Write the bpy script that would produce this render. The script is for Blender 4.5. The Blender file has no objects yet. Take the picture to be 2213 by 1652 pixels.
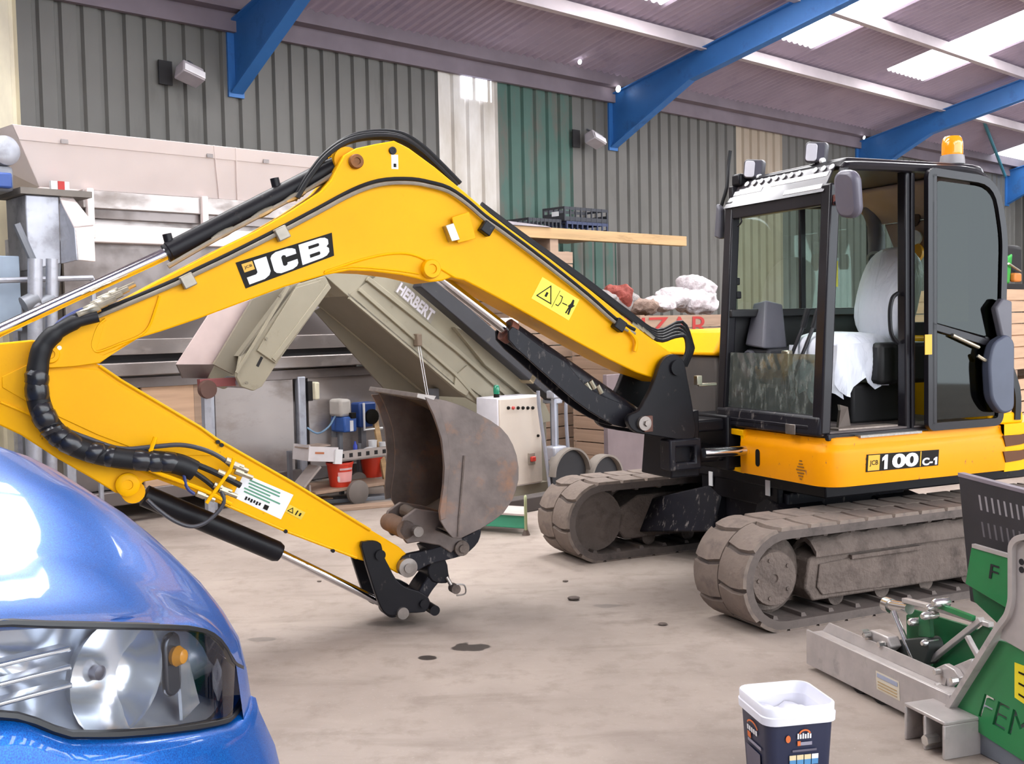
import bpy, bmesh, math, random
from mathutils import Vector, Matrix, noise as mnoise
random.seed(7)
SC = bpy.context.scene
COL = SC.collection
V = Vector
# ------------------------------------------------------------------ camera
F, CX, CY, H0, ROLL, HC = 2350.0, 1106.5, 826.0, 702.0, -0.021, 1.72
_p = math.atan((CY - H0) / F)
FW = V((0, math.cos(_p), -math.sin(_p)))
_up0 = V((0, math.sin(_p), math.cos(_p)))
RT = V((1, 0, 0)) * math.cos(ROLL) + _up0 * math.sin(ROLL)
UP = V((-1, 0, 0)) * math.sin(ROLL) + _up0 * math.cos(ROLL)
CAM = V((0, 0, HC))
cd = bpy.data.cameras.new('camera'); cam = bpy.data.objects.new('camera', cd); COL.objects.link(cam)
cd.sensor_fit = 'HORIZONTAL'; cd.sensor_width = 36; cd.lens = F * 36 / 2213
cam.matrix_world = Matrix(((RT.x, UP.x, -FW.x, 0), (RT.y, UP.y, -FW.y, 0), (RT.z, UP.z, -FW.z, HC), (0, 0, 0, 1)))
cd.clip_start = 0.05
SC.camera = cam
# ------------------------------------------------------------------ world and exposure
wd = bpy.data.worlds.new('sky'); SC.world = wd; wd.use_nodes = True
_bg = wd.node_tree.nodes['Background']; _bg.inputs['Color'].default_value = (0.86, 0.93, 1.0, 1); _bg.inputs['Strength'].default_value = 2.85
SC.view_settings.view_transform = 'Standard'; SC.view_settings.look = 'None'
SC.view_settings.exposure = 0.85; SC.view_settings.gamma = 1.0; SC.view_settings.use_curve_mapping = False
ROOFLIGHT = 9.0      # brightness of the daylight in the roof sheets

def ray(px, py): return FW + RT * ((px - CX) / F) - UP * ((py - CY) / F)

class Fr:
    """a thing's own axes: origin on the floor, turned about Z"""
    def __init__(s, x, y, ang, z=0.0):
        s.M = Matrix.Translation((x, y, z)) @ Matrix.Rotation(math.radians(ang), 4, 'Z')
        s.I = s.M.inverted(); s.c = s.I @ CAM; s.x, s.y, s.z, s.ang = x, y, z, ang
    def on(s, ax, px, py, v):
        d = s.I.to_3x3() @ ray(px, py); return s.c + d * ((v - s.c[ax]) / d[ax])
    def X(s, px, py, v): return s.on(0, px, py, v)
    def Y(s, px, py, v): return s.on(1, px, py, v)
    def Z(s, px, py, v=0): return s.on(2, px, py, v)
    def Ys(s, pts, v): return [s.Y(q[0], q[1], v) for q in pts]
    def Xs(s, pts, v): return [s.X(q[0], q[1], v) for q in pts]

# ------------------------------------------------------------------ mesh helpers
def smooth(pts, n=4, closed=False):
    pts = [V(p) for p in pts]; out = []; N = len(pts)
    rng = range(N if closed else N - 1)
    for i in rng:
        if closed: p0, p1, p2, p3 = pts[i - 1], pts[i], pts[(i + 1) % N], pts[(i + 2) % N]
        else: p0, p1, p2, p3 = pts[max(i - 1, 0)], pts[i], pts[i + 1], pts[min(i + 2, N - 1)]
        for k in range(n):
            t = k / n
            out.append(0.5 * ((2 * p1) + (p2 - p0) * t + (2 * p0 - 5 * p1 + 4 * p2 - p3) * t * t + (3 * p1 - p0 - 3 * p2 + p3) * t ** 3))
    if not closed: out.append(pts[-1])
    return out

class MB:
    def __init__(s): s.v = []; s.f = []
    def add(s, vs, fs):
        o = len(s.v); s.v += [V(q) for q in vs]; s.f += [tuple(i + o for i in f) for f in fs]; return s
    def bx(s, x0, x1, y0, y1, z0, z1, M=None):
        vs = [V((x, y, z)) for x in (x0, x1) for y in (y0, y1) for z in (z0, z1)]
        if M: vs = [M @ q for q in vs]
        return s.add(vs, [(0, 1, 3, 2), (4, 6, 7, 5), (0, 4, 5, 1), (2, 3, 7, 6), (0, 2, 6, 4), (1, 5, 7, 3)])
    def hexa(s, lo, hi):
        n = len(lo); return s.add(list(lo) + list(hi), [tuple(range(n))[::-1], tuple(range(n, 2 * n))] + [(i, (i + 1) % n, n + (i + 1) % n, n + i) for i in range(n)])
    def prism(s, pts, d):
        d = V(d); return s.hexa([V(q) for q in pts], [V(q) + d for q in pts])
    def tube(s, pts, r, n=8, caps=True):
        pts = [V(q) for q in pts]; N = len(pts); rs = r if isinstance(r, (list, tuple)) else [r] * N
        t0 = (pts[1] - pts[0]).normalized(); a = t0.orthogonal().normalized(); o = len(s.v)
        for i in range(N):
            t = (pts[min(i + 1, N - 1)] - pts[max(i - 1, 0)]).normalized()
            a = (a - t * a.dot(t)).normalized(); b = t.cross(a)
            for k in range(n):
                w = 2 * math.pi * k / n; s.v.append(pts[i] + (a * math.cos(w) + b * math.sin(w)) * rs[i])
        for i in range(N - 1):
            for k in range(n):
                k2 = (k + 1) % n; s.f.append((o + i * n + k, o + i * n + k2, o + (i + 1) * n + k2, o + (i + 1) * n + k))
        if caps: s.f.append(tuple(o + k for k in range(n))[::-1]); s.f.append(tuple(o + (N - 1) * n + k for k in range(n)))
        return s
    def cyl(s, p0, p1, r, r2=None, n=20): return s.tube([p0, p1], [r, r if r2 is None else r2], n)
    def lathe(s, o, ax, prof, n=24, caps=True):
        """prof: (radius, height along ax)"""
        o = V(o); ax = V(ax).normalized(); a = ax.orthogonal().normalized(); b = ax.cross(a); k0 = len(s.v); m = len(prof)
        for k in range(n):
            w = 2 * math.pi * k / n
            for r, h in prof: s.v.append(o + ax * h + (a * math.cos(w) + b * math.sin(w)) * r)
        for k in range(n):
            for j in range(m - 1):
                a0 = k0 + k * m + j; a1 = k0 + ((k + 1) % n) * m + j; s.f.append((a0, a1, a1 + 1, a0 + 1))
        if caps: s.f.append(tuple(k0 + k * m for k in range(n))[::-1]); s.f.append(tuple(k0 + k * m + m - 1 for k in range(n)))
        return s
    def grid(s, rows, close_u=False):
        o = len(s.v); n = len(rows[0])
        for r in rows: s.v += [V(q) for q in r]
        for i in range(len(rows) - 1):
            for j in range(n if close_u else n - 1):
                j2 = (j + 1) % n; s.f.append((o + i * n + j, o + i * n + j2, o + (i + 1) * n + j2, o + (i + 1) * n + j))
        return s
    def shell(s, rows, d):
        """grid with thickness d (a vector or a function of i,j)"""
        R, n = len(rows), len(rows[0]); o = len(s.v)
        for r in rows: s.v += [V(q) for q in r]
        for r in rows: s.v += [V(q) + V(d) for q in r]
        T = R * n; id_ = lambda i, j, t: o + t * T + i * n + j
        for i in range(R - 1):
            for j in range(n - 1):
                for t in (0, 1): s.f.append((id_(i, j, t), id_(i, j + 1, t), id_(i + 1, j + 1, t), id_(i + 1, j, t)))
        for i in range(R - 1):
            for j in (0, n - 1): s.f.append((id_(i, j, 0), id_(i + 1, j, 0), id_(i + 1, j, 1), id_(i, j, 1)))
        for j in range(n - 1):
            for i in (0, R - 1): s.f.append((id_(i, j, 0), id_(i, j + 1, 0), id_(i, j + 1, 1), id_(i, j, 1)))
        return s
    def ribbon(s, pts, w, d, nrm, closed=False):
        """flat bar of width w following pts in the plane with normal nrm, extruded by d along nrm"""
        pts = [V(q) for q in pts]; nrm = V(nrm).normalized(); L, R = [], []; N = len(pts)
        for i in range(N):
            if closed: p, q = pts[i - 1], pts[(i + 1) % N]
            else: p, q = pts[max(i - 1, 0)], pts[min(i + 1, N - 1)]
            t1 = (pts[i] - p).normalized() if (pts[i] - p).length > 1e-9 else (q - pts[i]).normalized()
            t2 = (q - pts[i]).normalized() if (q - pts[i]).length > 1e-9 else t1
            n1, n2 = nrm.cross(t1), nrm.cross(t2); b = (n1 + n2).normalized(); k = w / 2 / max(0.35, b.dot(n1))
            L.append(pts[i] + b * k); R.append(pts[i] - b * k)
        dd = nrm * d; rows = [[l, r, r + dd, l + dd] for l, r in zip(L, R)]
        if closed: rows.append(rows[0])
        s.grid(rows, True)
        if not closed:
            o = len(s.v) - 4 * N; s.f.append((o, o + 1, o + 2, o + 3)); s.f.append((o + 4 * N - 4, o + 4 * N - 1, o + 4 * N - 2, o + 4 * N - 3))
        return s
    def mesh(s, name, ang=38):
        me = bpy.data.meshes.new(name); me.from_pydata([tuple(q) for q in s.v], [], s.f)
        bm = bmesh.new(); bm.from_mesh(me); bmesh.ops.remove_doubles(bm, verts=bm.verts, dist=1e-5); bmesh.ops.recalc_face_normals(bm, faces=bm.faces); bm.to_mesh(me); bm.free()
        me.polygons.foreach_set('use_smooth', [True] * len(me.polygons)); me.set_sharp_from_angle(angle=math.radians(ang)); me.update()
        return me
    def build(s, name, m, parent=None, bev=0, ang=38, M=None, seg=2):
        me = s.mesh(name, ang); me.materials.append(m)
        return link(name, me, parent, bev, M, seg)

def link(name, me, parent=None, bev=0, M=None, seg=2):
    o = bpy.data.objects.new(name, me); COL.objects.link(o); o.parent = parent
    if M is not None: o.matrix_local = M
    if bev:
        b = o.modifiers.new('bevel', 'BEVEL'); b.width = bev; b.segments = seg; b.limit_method = 'ANGLE'; b.angle_limit = math.radians(40)
    return o
def thing(name, fr, label, cat, group=None):
    o = bpy.data.objects.new(name, None); COL.objects.link(o); o.matrix_world = fr.M; o.empty_display_size = 0.1
    o['label'] = label; o['category'] = cat
    if group: o['group'] = group
    return o
def tag(o, label, cat, group=None):
    o['label'] = label; o['category'] = cat
    if group: o['group'] = group
    return o
def struct(o): o['kind'] = 'structure'; return o
def sempty(name, fr):
    o = bpy.data.objects.new(name, None); COL.objects.link(o); o.matrix_world = fr.M; o['kind'] = 'structure'; return o
def lab(o, t): o['label'] = t; return o
def rrect(x0, x1, y0, y1, r, n=4):
    out = []
    for cx, cy, a0 in ((x1 - r, y1 - r, 0), (x0 + r, y1 - r, 90), (x0 + r, y0 + r, 180), (x1 - r, y0 + r, 270)):
        for k in range(n + 1):
            w = math.radians(a0 + 90 * k / n); out.append((cx + r * math.cos(w), cy + r * math.sin(w)))
    return out
def quad(Q, u, v):
    """Q: top-left, top-right, bottom-right, bottom-left in 3D"""
    return (Q[0] * (1 - u) + Q[1] * u) * v + (Q[3] * (1 - u) + Q[2] * u) * (1 - v)
def qn(Q): return (Q[1] - Q[3]).cross(Q[0] - Q[2]).normalized()
_txt = {}
def text_pts(body, bold=0.0):
    if (body, bold) not in _txt:
        c = bpy.data.curves.new('t', 'FONT'); c.body = body; c.offset = bold; c.resolution_u = 4
        o = bpy.data.objects.new('t', c); COL.objects.link(o); bpy.context.view_layer.update()
        me = bpy.data.meshes.new_from_object(o.evaluated_get(bpy.context.evaluated_depsgraph_get()))
        _txt[(body, bold)] = ([tuple(q.co) for q in me.vertices], [tuple(p.vertices) for p in me.polygons])
        bpy.data.objects.remove(o); bpy.data.curves.remove(c); bpy.data.meshes.remove(me)
    return _txt[(body, bold)]
def text(name, body, Q, box, m, parent, lift=0.002, bold=0.0):
    """lettering laid into box (u0,u1,v0,v1) of the quad Q (towards the camera by lift)"""
    vs, fs = text_pts(body, bold); xs = [q[0] for q in vs]; ys = [q[1] for q in vs]
    u0, u1, v0, v1 = box; n = qn(Q)
    out = [quad(Q, u0 + (u1 - u0) * (x - min(xs)) / (max(xs) - min(xs)), v0 + (v1 - v0) * (y - min(ys)) / (max(ys) - min(ys))) + n * lift for x, y, z in vs]
    return MB().add(out, fs).build(name, m, parent)
def qpoly(name, Q, uv, m, parent, lift=0.002, thick=0.0015):
    n = qn(Q); return MB().prism([quad(Q, u, v) + n * lift for u, v in uv], n * thick).build(name, m, parent)
def qbox(name, Q, box, m, parent, lift=0.002, thick=0.0015):
    u0, u1, v0, v1 = box; return qpoly(name, Q, [(u0, v0), (u1, v0), (u1, v1), (u0, v1)], m, parent, lift, thick)

# ------------------------------------------------------------------ materials
def lin(h):
    h = h.lstrip('#'); c = [int(h[i:i + 2], 16) / 255 for i in (0, 2, 4)]
    return tuple(x / 12.92 if x <= 0.04045 else ((x + 0.055) / 1.055) ** 2.4 for x in c) + (1,)
class N:
    def __init__(s, name):
        s.m = bpy.data.materials.new(name); s.m.use_nodes = True; s.t = s.m.node_tree; s.b = s.t.nodes['Principled BSDF']
    def n(s, ty, **kw):
        x = s.t.nodes.new(ty)
        for k, v in kw.items():
            if k in x.inputs: x.inputs[k].default_value = v
            else: setattr(x, k, v)
        return x
    def l(s, a, b): s.t.links.new(a, b)
    def co(s, scale=(1, 1, 1)):
        if not hasattr(s, '_co'): s._co = s.n('ShaderNodeTexCoord').outputs['Object']
        if scale == (1, 1, 1): return s._co
        mp = s.n('ShaderNodeMapping'); mp.inputs['Scale'].default_value = scale; s.l(s._co, mp.inputs['Vector']); return mp.outputs['Vector']
    def noise(s, scale, detail=4, rough=0.55, stretch=(1, 1, 1), dist=0.0):
        x = s.n('ShaderNodeTexNoise'); x.inputs['Scale'].default_value = scale; x.inputs['Detail'].default_value = detail; x.inputs['Roughness'].default_value = rough; x.inputs['Distortion'].default_value = dist
        s.l(s.co(stretch), x.inputs['Vector']); return x.outputs['Fac']
    def ramp(s, fac, lo, hi, a=0.0, b=1.0):
        x = s.n('ShaderNodeMapRange'); x.inputs['From Min'].default_value = lo; x.inputs['From Max'].default_value = hi; x.inputs['To Min'].default_value = a; x.inputs['To Max'].default_value = b; x.clamp = True
        s.l(fac, x.inputs['Value']); return x.outputs['Result']
    def mix(s, fac, a, b):
        x = s.n('ShaderNodeMix'); x.data_type = 'RGBA'
        s.l(fac, x.inputs[0])
        for i, c in ((6, a), (7, b)):
            if isinstance(c, tuple): x.inputs[i].default_value = c
            else: s.l(c, x.inputs[i])
        return x.outputs[2]
    def bump(s, h, strength=0.3, dist=0.01):
        x = s.n('ShaderNodeBump'); x.inputs['Strength'].default_value = strength; x.inputs['Distance'].default_value = dist; s.l(h, x.inputs['Height']); s.l(x.outputs['Normal'], s.b.inputs['Normal'])
def mat(name, col, rough=0.5, metal=0.0, var=0.12, vs=3.0, dirt=None, bump=None, coat=0.0, stretch=(1, 1, 1), spec=0.5):
    """base colour with slow variation; dirt = (colour, noise scale, lo, hi[, stretch]); bump = (scale, strength, dist)"""
    k = N(name); c = lin(col); d = tuple(max(0, x * (1 - var)) for x in c[:3]) + (1,); e = tuple(min(1, x * (1 + var)) for x in c[:3]) + (1,)
    out = k.mix(k.ramp(k.noise(vs, 3, 0.6, stretch), 0.3, 0.7), d, e)
    k.b.inputs['Roughness'].default_value = rough; k.b.inputs['Metallic'].default_value = metal; k.b.inputs['Coat Weight'].default_value = coat; k.b.inputs['Coat Roughness'].default_value = 0.06; k.b.inputs['Specular IOR Level'].default_value = spec
    if dirt:
        st = dirt[4] if len(dirt) > 4 else (1, 1, 1)
        f = k.ramp(k.noise(dirt[1], 6, 0.65, st), dirt[2], dirt[3]); out = k.mix(f, out, lin(dirt[0]))
        k.l(k.ramp(f, 0, 1, rough, min(1, rough + 0.35)), k.b.inputs['Roughness'])
        if metal: k.l(k.ramp(f, 0, 1, metal, 0.1), k.b.inputs['Metallic'])
    k.l(out, k.b.inputs['Base Color'])
    if bump: k.bump(k.noise(bump[0], 4), bump[1], bump[2])
    return k.m
def emis(name, col, strength):
    k = N(name); k.b.inputs['Base Color'].default_value = lin(col); k.b.inputs['Emission Color'].default_value = lin(col); k.b.inputs['Emission Strength'].default_value = strength; return k.m
def glass(name, col, clear, gloss_rough=0.03):
    k = N(name); t = k.n('ShaderNodeBsdfTransparent'); t.inputs['Color'].default_value = lin(col)
    g = k.n('ShaderNodeBsdfGlossy'); g.inputs['Roughness'].default_value = gloss_rough; g.inputs['Color'].default_value = (0.9, 0.95, 0.95, 1)
    mx = k.n('ShaderNodeMixShader'); mx.inputs[0].default_value = 1 - clear; k.l(t.outputs[0], mx.inputs[1]); k.l(g.outputs[0], mx.inputs[2])
    k.l(mx.outputs[0], k.t.nodes['Material Output'].inputs['Surface']); return k.m

YEL = mat('yellow_paint', '#EFAC00', 0.45, 0, 0.04, 2, dirt=('#B87A14', 9, 0.70, 0.95), coat=0.03, spec=0.12)
YELD = mat('worn_yellow_paint', '#EFAC00', 0.47, 0, 0.05, 2, dirt=('#5A4426', 16, 0.66, 0.76), coat=0.03, spec=0.12)
YELS = mat('mud_flecked_yellow_paint', '#E89400', 0.40, 0, 0.04, 2, dirt=('#8A5A48', 26, 0.65, 0.70, (1, 1, 0.5)), coat=0.04, spec=0.15)
BLK = mat('black_paint', '#17161A', 0.38, 0, 0.2, 4, dirt=('#5C544E', 13, 0.62, 0.82), spec=0.2)
BLKM = mat('mud_splashed_black_paint', '#1B1A20', 0.4, 0, 0.2, 4, dirt=('#77706C', 30, 0.58, 0.74, (1, 1, 0.4)), spec=0.22)
BLKC = mat('satin_black_frame', '#19171C', 0.33, 0, 0.15, 4, coat=0.1, spec=0.3)
RUB = mat('black_rubber_hose', '#18181B', 0.5, 0, 0.2, 10, spec=0.3)
RUBG = mat('grey_hose', '#3A3A40', 0.45, 0, 0.15, 10)
BLUEH = mat('blue_hose', '#27356E', 0.45)
CHR = mat('chrome', '#D8D8DC', 0.12, 1.0, 0.03)
ZNC = mat('zinc_fitting', '#B4AD9A', 0.33, 0.9, 0.15, 20)
TUBE = mat('dull_steel_pipe', '#948C80', 0.4, 0.5, 0.15, 10)
MUD = mat('dried_mud_steel', '#60544D', 0.85, 0, 0.2, 5, dirt=('#3E3531', 7, 0.5, 0.75), bump=(35, 0.6, 0.02))
TRK = mat('muddy_track_rubber', '#75685F', 0.85, 0, 0.16, 5, dirt=('#4A4341', 6, 0.52, 0.8), bump=(25, 0.4, 0.01))
TRKD = mat('track_belt_rubber', '#5A504B', 0.8, 0, 0.2, 5, dirt=('#3A3533', 5, 0.5, 0.75))
BUCK = mat('worn_bucket_steel', '#665A55', 0.5, 0.3, 0.3, 6, dirt=('#8A6650', 5, 0.54, 0.72), bump=(20, 0.3, 0.008))
BUCKI = mat('bucket_inside_steel', '#574B42', 0.7, 0.15, 0.25, 4, dirt=('#6B5A46', 6, 0.55, 0.8), bump=(20, 0.4, 0.01))
STEELW = mat('worn_bright_steel', '#8E8681', 0.35, 0.8, 0.2, 12)
WHT = mat('white_print', '#E9E9EC', 0.45, 0, 0.02)
BLKP = mat('black_print', '#16130F', 0.5, 0, 0.02, spec=0.15)
GOLD = mat('gold_print', '#D9A521', 0.45, 0, 0.03)
SAFE = mat('safety_yellow_label', '#F2E23A', 0.45, 0, 0.03)
LABW = mat('white_label', '#DFDFE0', 0.4, 0, 0.03)
GRNP = mat('green_print', '#4E8A6A', 0.5)
GLASS = glass('clear_glass', '#D6E2DC', 0.955)
GLASST = glass('tinted_glass', '#646E56', 0.96)
# ------------------------------------------------------------------ building shell (axes along the back wall: x along, -y into the shed)
W = Fr(-11 * .682, 11 * .731, 43)
RS, RZ = 0.2126, 5.3
def rz(s): return RZ + RS * s
def conc():
    k = N('dusty_concrete'); n1 = k.noise(0.9, 6, 0.6); n2 = k.noise(5, 6, 0.65); n3 = k.noise(60, 3, 0.7)
    c = k.mix(k.ramp(n1, 0.35, 0.7), lin('#8D8077'), lin('#A3968C')); c = k.mix(k.ramp(n2, 0.5, 0.8), c, lin('#7E7168')); c = k.mix(k.ramp(n3, 0.62, 0.75, 0, 0.5), c, lin('#B8ADA4'))
    tr = k.noise(2.2, 5, 0.6, (0.35, 1.6, 1), 0.6); c = k.mix(k.ramp(tr, 0.55, 0.75, 0, 0.55), c, lin('#6F635B'))
    # oil drips soaked into the floor
    geo = k.n('ShaderNodeNewGeometry').outputs['Position']; wob = k.n('ShaderNodeTexNoise'); wob.inputs['Scale'].default_value = 7; wob.inputs['Detail'].default_value = 5
    k.l(geo, wob.inputs['Vector']); G = Fr(0, 0, 0); wet = None
    for px, py, rx, ry in ((1015, 1400, .125, .085), (1000, 1398, .06, .1), (926, 1422, .055, .045), (1245, 1298, .03, .04), (1430, 1351, .05, .03), (850, 1348, .16, .07), (570, 1382, .09, .05), (1310, 1310, .12, .05)):
        p = G.Z(px, py); mp = k.n('ShaderNodeMapping'); mp.vector_type = 'TEXTURE'; mp.inputs['Location'].default_value = p; mp.inputs['Scale'].default_value = (rx, ry, 1); k.l(geo, mp.inputs['Vector'])
        ln = k.n('ShaderNodeVectorMath'); ln.operation = 'LENGTH'; k.l(mp.outputs['Vector'], ln.inputs[0])
        ad = k.n('ShaderNodeMath'); ad.operation = 'MULTIPLY_ADD'; k.l(wob.outputs['Fac'], ad.inputs[0]); ad.inputs[1].default_value = 1.6; k.l(ln.outputs['Value'], ad.inputs[2])
        f = k.ramp(ad.outputs[0], 1.5, 1.68, 0.92 if rx in (.125, .06, .055) else 0.4, 0)
        if wet is None: wet = f
        else:
            mx = k.n('ShaderNodeMath'); mx.operation = 'MAXIMUM'; k.l(wet, mx.inputs[0]); k.l(f, mx.inputs[1]); wet = mx.outputs[0]
    c = k.mix(wet, c, lin('#2E2825')); k.l(c, k.b.inputs['Base Color']); k.l(k.ramp(wet, 0, 1, 0.78, 0.3), k.b.inputs['Roughness']); k.bump(n2, 0.25, 0.01)
    return k.m
fl = MB().grid([[(-14, -6, 0), (24, -6, 0)], [(-14, 34, 0), (24, 34, 0)]]).build('floor', conc()); struct(fl)

CLAD = mat('olive_grey_cladding', '#5E5C58', 0.6, 0, 0.08, 1.2, dirt=('#4A4845', 2.5, 0.55, 0.85, (1, 1, .25)))
CLADG = mat('green_cladding', '#3C584F', 0.6, 0, 0.1, 2, dirt=('#5E5A54', 3.2, 0.48, 0.66, (1, 1, .3)))
FIBRE = mat('fibre_cement_roof_sheet', '#9E90A0', 0.85, 0, 0.06, 1.5, dirt=('#82768A', 2, 0.55, 0.85))
def translucent_mat(name, col, e):
    k = N(name); n = k.noise(2.2, 5, 0.6, (1, 1, .35)); c = k.mix(k.ramp(n, 0.35, 0.75), lin(col), lin('#9A8F80'))
    k.l(c, k.b.inputs['Base Color']); k.l(c, k.b.inputs['Emission Color']); k.b.inputs['Emission Strength'].default_value = e; k.b.inputs['Roughness'].default_value = 0.35; return k.m
TLUC = translucent_mat('weathered_translucent_sheet', '#C4BFBA', 0.07)
TLUCB = emis('clear_translucent_sheet', '#E8EEFF', 2.0)
TLUCD = translucent_mat('dirty_translucent_sheet', '#8E8070', 0.06)
TLUCY = translucent_mat('yellowed_translucent_sheet', '#C9BFA4', 0.16)
PURL = mat('pale_purlin', '#B7ACB0', 0.7, 0, 0.1, 2)
EAVE = mat('dusty_eave_beam', '#71666E', 0.75, 0, 0.12, 2)
RBLUE = mat('blue_rafter_paint', '#2C66A6', 0.5, 0, 0.12, 1.5, dirt=('#2C4468', 3, 0.55, 0.85))

def clad_rows(x0, x1, z0, z1, pitch=0.243):
    """box-profile sheet: flat pans with narrow grooves"""
    n = max(1, round((x1 - x0) / pitch)); p = (x1 - x0) / n; r0, r1 = [], []
    for i in range(n):
        a = x0 + i * p
        for dx, dy in ((0, 0), (p - .075, 0), (p - .058, .04), (p - .022, .04)): r0.append((a + dx, dy, z0)); r1.append((a + dx, dy, z1))
    r0.append((x1, 0, z0)); r1.append((x1, 0, z1))
    return [r0, r1]
rails = MB()
for z in (1.3, 2.9, 4.3): rails.bx(-6, 27, .06, .2, z - .08, z + .08)
wall = rails.build('wall_back', EAVE, None, M=W.M); struct(wall)
xs = [-6 + .97 * i for i in range(9)] + [2.8]
for a, b in zip(xs, xs[1:]): MB().shell(clad_rows(a, b, 0, 5.36), (0, .004, 0)).build('cladding_sheet', CLAD, wall)
MB().shell(clad_rows(2.8, 3.83, 0, 5.36), (0, .004, 0)).build('translucent_sheet', TLUCY, wall)
xs = [3.83 + .872 * i for i in range(7)]
for a, b in zip(xs, xs[1:]): MB().shell(clad_rows(a, b, 0, 5.36), (0, .004, 0)).build('cladding_sheet', CLAD, wall)
MB().shell(clad_rows(9.062, 10.1, 0, 5.36), (0, .004, 0)).build('translucent_sheet', TLUC, wall)
MB().shell(clad_rows(9.45, 9.98, 4.72, 5.2, .26), (0, .004, 0)).build('clear_patch', TLUCB, wall, M=Matrix.Translation((0, -.012, 0)))
for a, b in ((10.1, 10.83), (10.83, 11.56)): MB().shell(clad_rows(a, b, 0, 5.36), (0, .004, 0)).build('green_sheet', CLADG, wall)
MB().shell(clad_rows(11.3, 12.45, 0, 2.95), (0, .004, 0)).build('green_sheet', CLADG, wall, M=Matrix.Translation((0, -.02, 0)))
xs = [11.56 + 1.005 * i for i in range(5)]
for a, b in zip(xs, xs[1:]): MB().shell(clad_rows(a, b, 0, 5.36), (0, .004, 0)).build('cladding_sheet', CLAD, wall)
MB().shell(clad_rows(15.58, 16.98, 0, 5.36), (0, .004, 0)).build('translucent_sheet', TLUCD, wall)
xs = [16.98 + 1.002 * i for i in range(11)]
for a, b in zip(xs, xs[1:]): MB().shell(clad_rows(a, b, 0, 5.36), (0, .004, 0)).build('cladding_sheet', CLAD, wall)
# gable ends
for nm, x in (('wall_right', 27.0), ('wall_left', -6.0)):
    g = MB(); r0, r1 = [], []
    for i in range(95):
        s = i * .22
        for ds, dx in ((0, 0), (.15, 0), (.165, .04), (.205, .04)): r0.append((x + dx, -s - ds, 0)); r1.append((x + dx, -s - ds, min(rz(s + ds), 2 * rz(14) - rz(s + ds))))
    g.shell([r0, r1], (.004, 0, 0)); struct(g.build(nm, CLAD, None, M=W.M))
# roof
roof = MB()
for s in (1.67, 3.15, 4.63, 6.1, 7.6, 9.1, 10.6, 12.1, 13.6):
    roof.bx(-6, 27, -s - .06, -s, rz(s) - .2, rz(s) - .03).bx(-6, 27, -s - .1, -s - .06, rz(s) - .2, rz(s) - .185)
roof = roof.build('ceiling', PURL, None, M=W.M); struct(roof)
def corr(x0, x1, s0, s1, up=1):
    n = max(1, round((x1 - x0) / .145)) * 4; r0, r1 = [], []
    for i in range(n + 1):
        x = x0 + (x1 - x0) * i / n; w = .02 * math.sin(math.pi * i / 2 + .78)
        r0.append((x, -s0, (rz(s0) if up > 0 else 2 * rz(14) - rz(s0)) + w)); r1.append((x, -s1, (rz(s1) if up > 0 else 2 * rz(14) - rz(s1)) + w))
    return MB().shell([r0, r1], (0, 0, .008))
LITE = emis('daylit_roof_sheet', '#FFFFFF', ROOFLIGHT)
for k in range(-5, 4):
    a = 13.27 + 3.5 * k; b = a + 1.29
    for x0, x1 in ((a - 2.21, a - 1.105), (a - 1.105, a)): corr(x0, x1, -.3, 14).build('roof_sheet', FIBRE, roof); corr(x0, x1, 14, 21, -1).build('roof_sheet', FIBRE, roof)  # rear slope is unseen, lengthened to cut sky reflections on the car
    corr(a, b, -.3, 2.1).build('roof_sheet', FIBRE, roof); corr(a, b, 6.6, 14).build('roof_sheet', FIBRE, roof); corr(a, b, 14, 16.2, -1).build('roof_sheet', FIBRE, roof)
    lab(corr(a, b, 16.2, 20.2, -1).build('rooflight', LITE, roof), 'translucent roof sheet glowing with daylight'); corr(a, b, 20.2, 21, -1).build('roof_sheet', FIBRE, roof)
    lab(corr(a, b, 2.1, 6.6).build('rooflight', LITE, roof), 'translucent roof sheet glowing with daylight')
struct(MB().bx(-6, 27, -.26, -.02, 5.2, 5.38).bx(-6, 27, -.09, -.02, 5.0, 5.2).build('trim_1', EAVE, None, M=W.M))
for i, x in enumerate((-.8, 6.15, 12.42, 19.6, 26.5)):
    t, t2 = .012, .075; g = MB()
    def prof(h0, h1): return [(x, 0.0, rz(0) - h0), (x, -14, rz(14) - h0), (x, -14, rz(14) - h1), (x, -1.5, rz(1.5) - h1), (x, -.04, rz(0) - h1 - .42), (x, 0, rz(0) - h1 - .42)]
    g.prism([V(q) - V((t, 0, 0)) for q in prof(.2, .52)], (2 * t, 0, 0))
    low = prof(.2, .52)[2:5]
    for w0, w1 in zip(low, low[1:]):
        w0, w1 = V(w0), V(w1); g.hexa([w0 - V((t2, 0, 0)), w0 + V((t2, 0, 0)), w1 + V((t2, 0, 0)), w1 - V((t2, 0, 0))], [q + V((0, 0, -.018)) for q in (w0 - V((t2, 0, 0)), w0 + V((t2, 0, 0)), w1 + V((t2, 0, 0)), w1 - V((t2, 0, 0)))])
    a0, a1 = V((x, 0, rz(0) - .2)), V((x, -14, rz(14) - .2)); q4 = [a0 - V((t2, 0, 0)), a0 + V((t2, 0, 0)), a1 + V((t2, 0, 0)), a1 - V((t2, 0, 0))]
    g.hexa(q4, [q + V((0, 0, .018)) for q in q4]); g.bx(x - t2 - .02, x + t2 + .02, -.03, .0, rz(0) - 1.0, rz(0) - .15)
    struct(g.build('trim_%d' % (i + 2), RBLUE, None, M=W.M))
TEAL = mat('teal_brace_paint', '#3C7F8E', 0.45)
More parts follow.
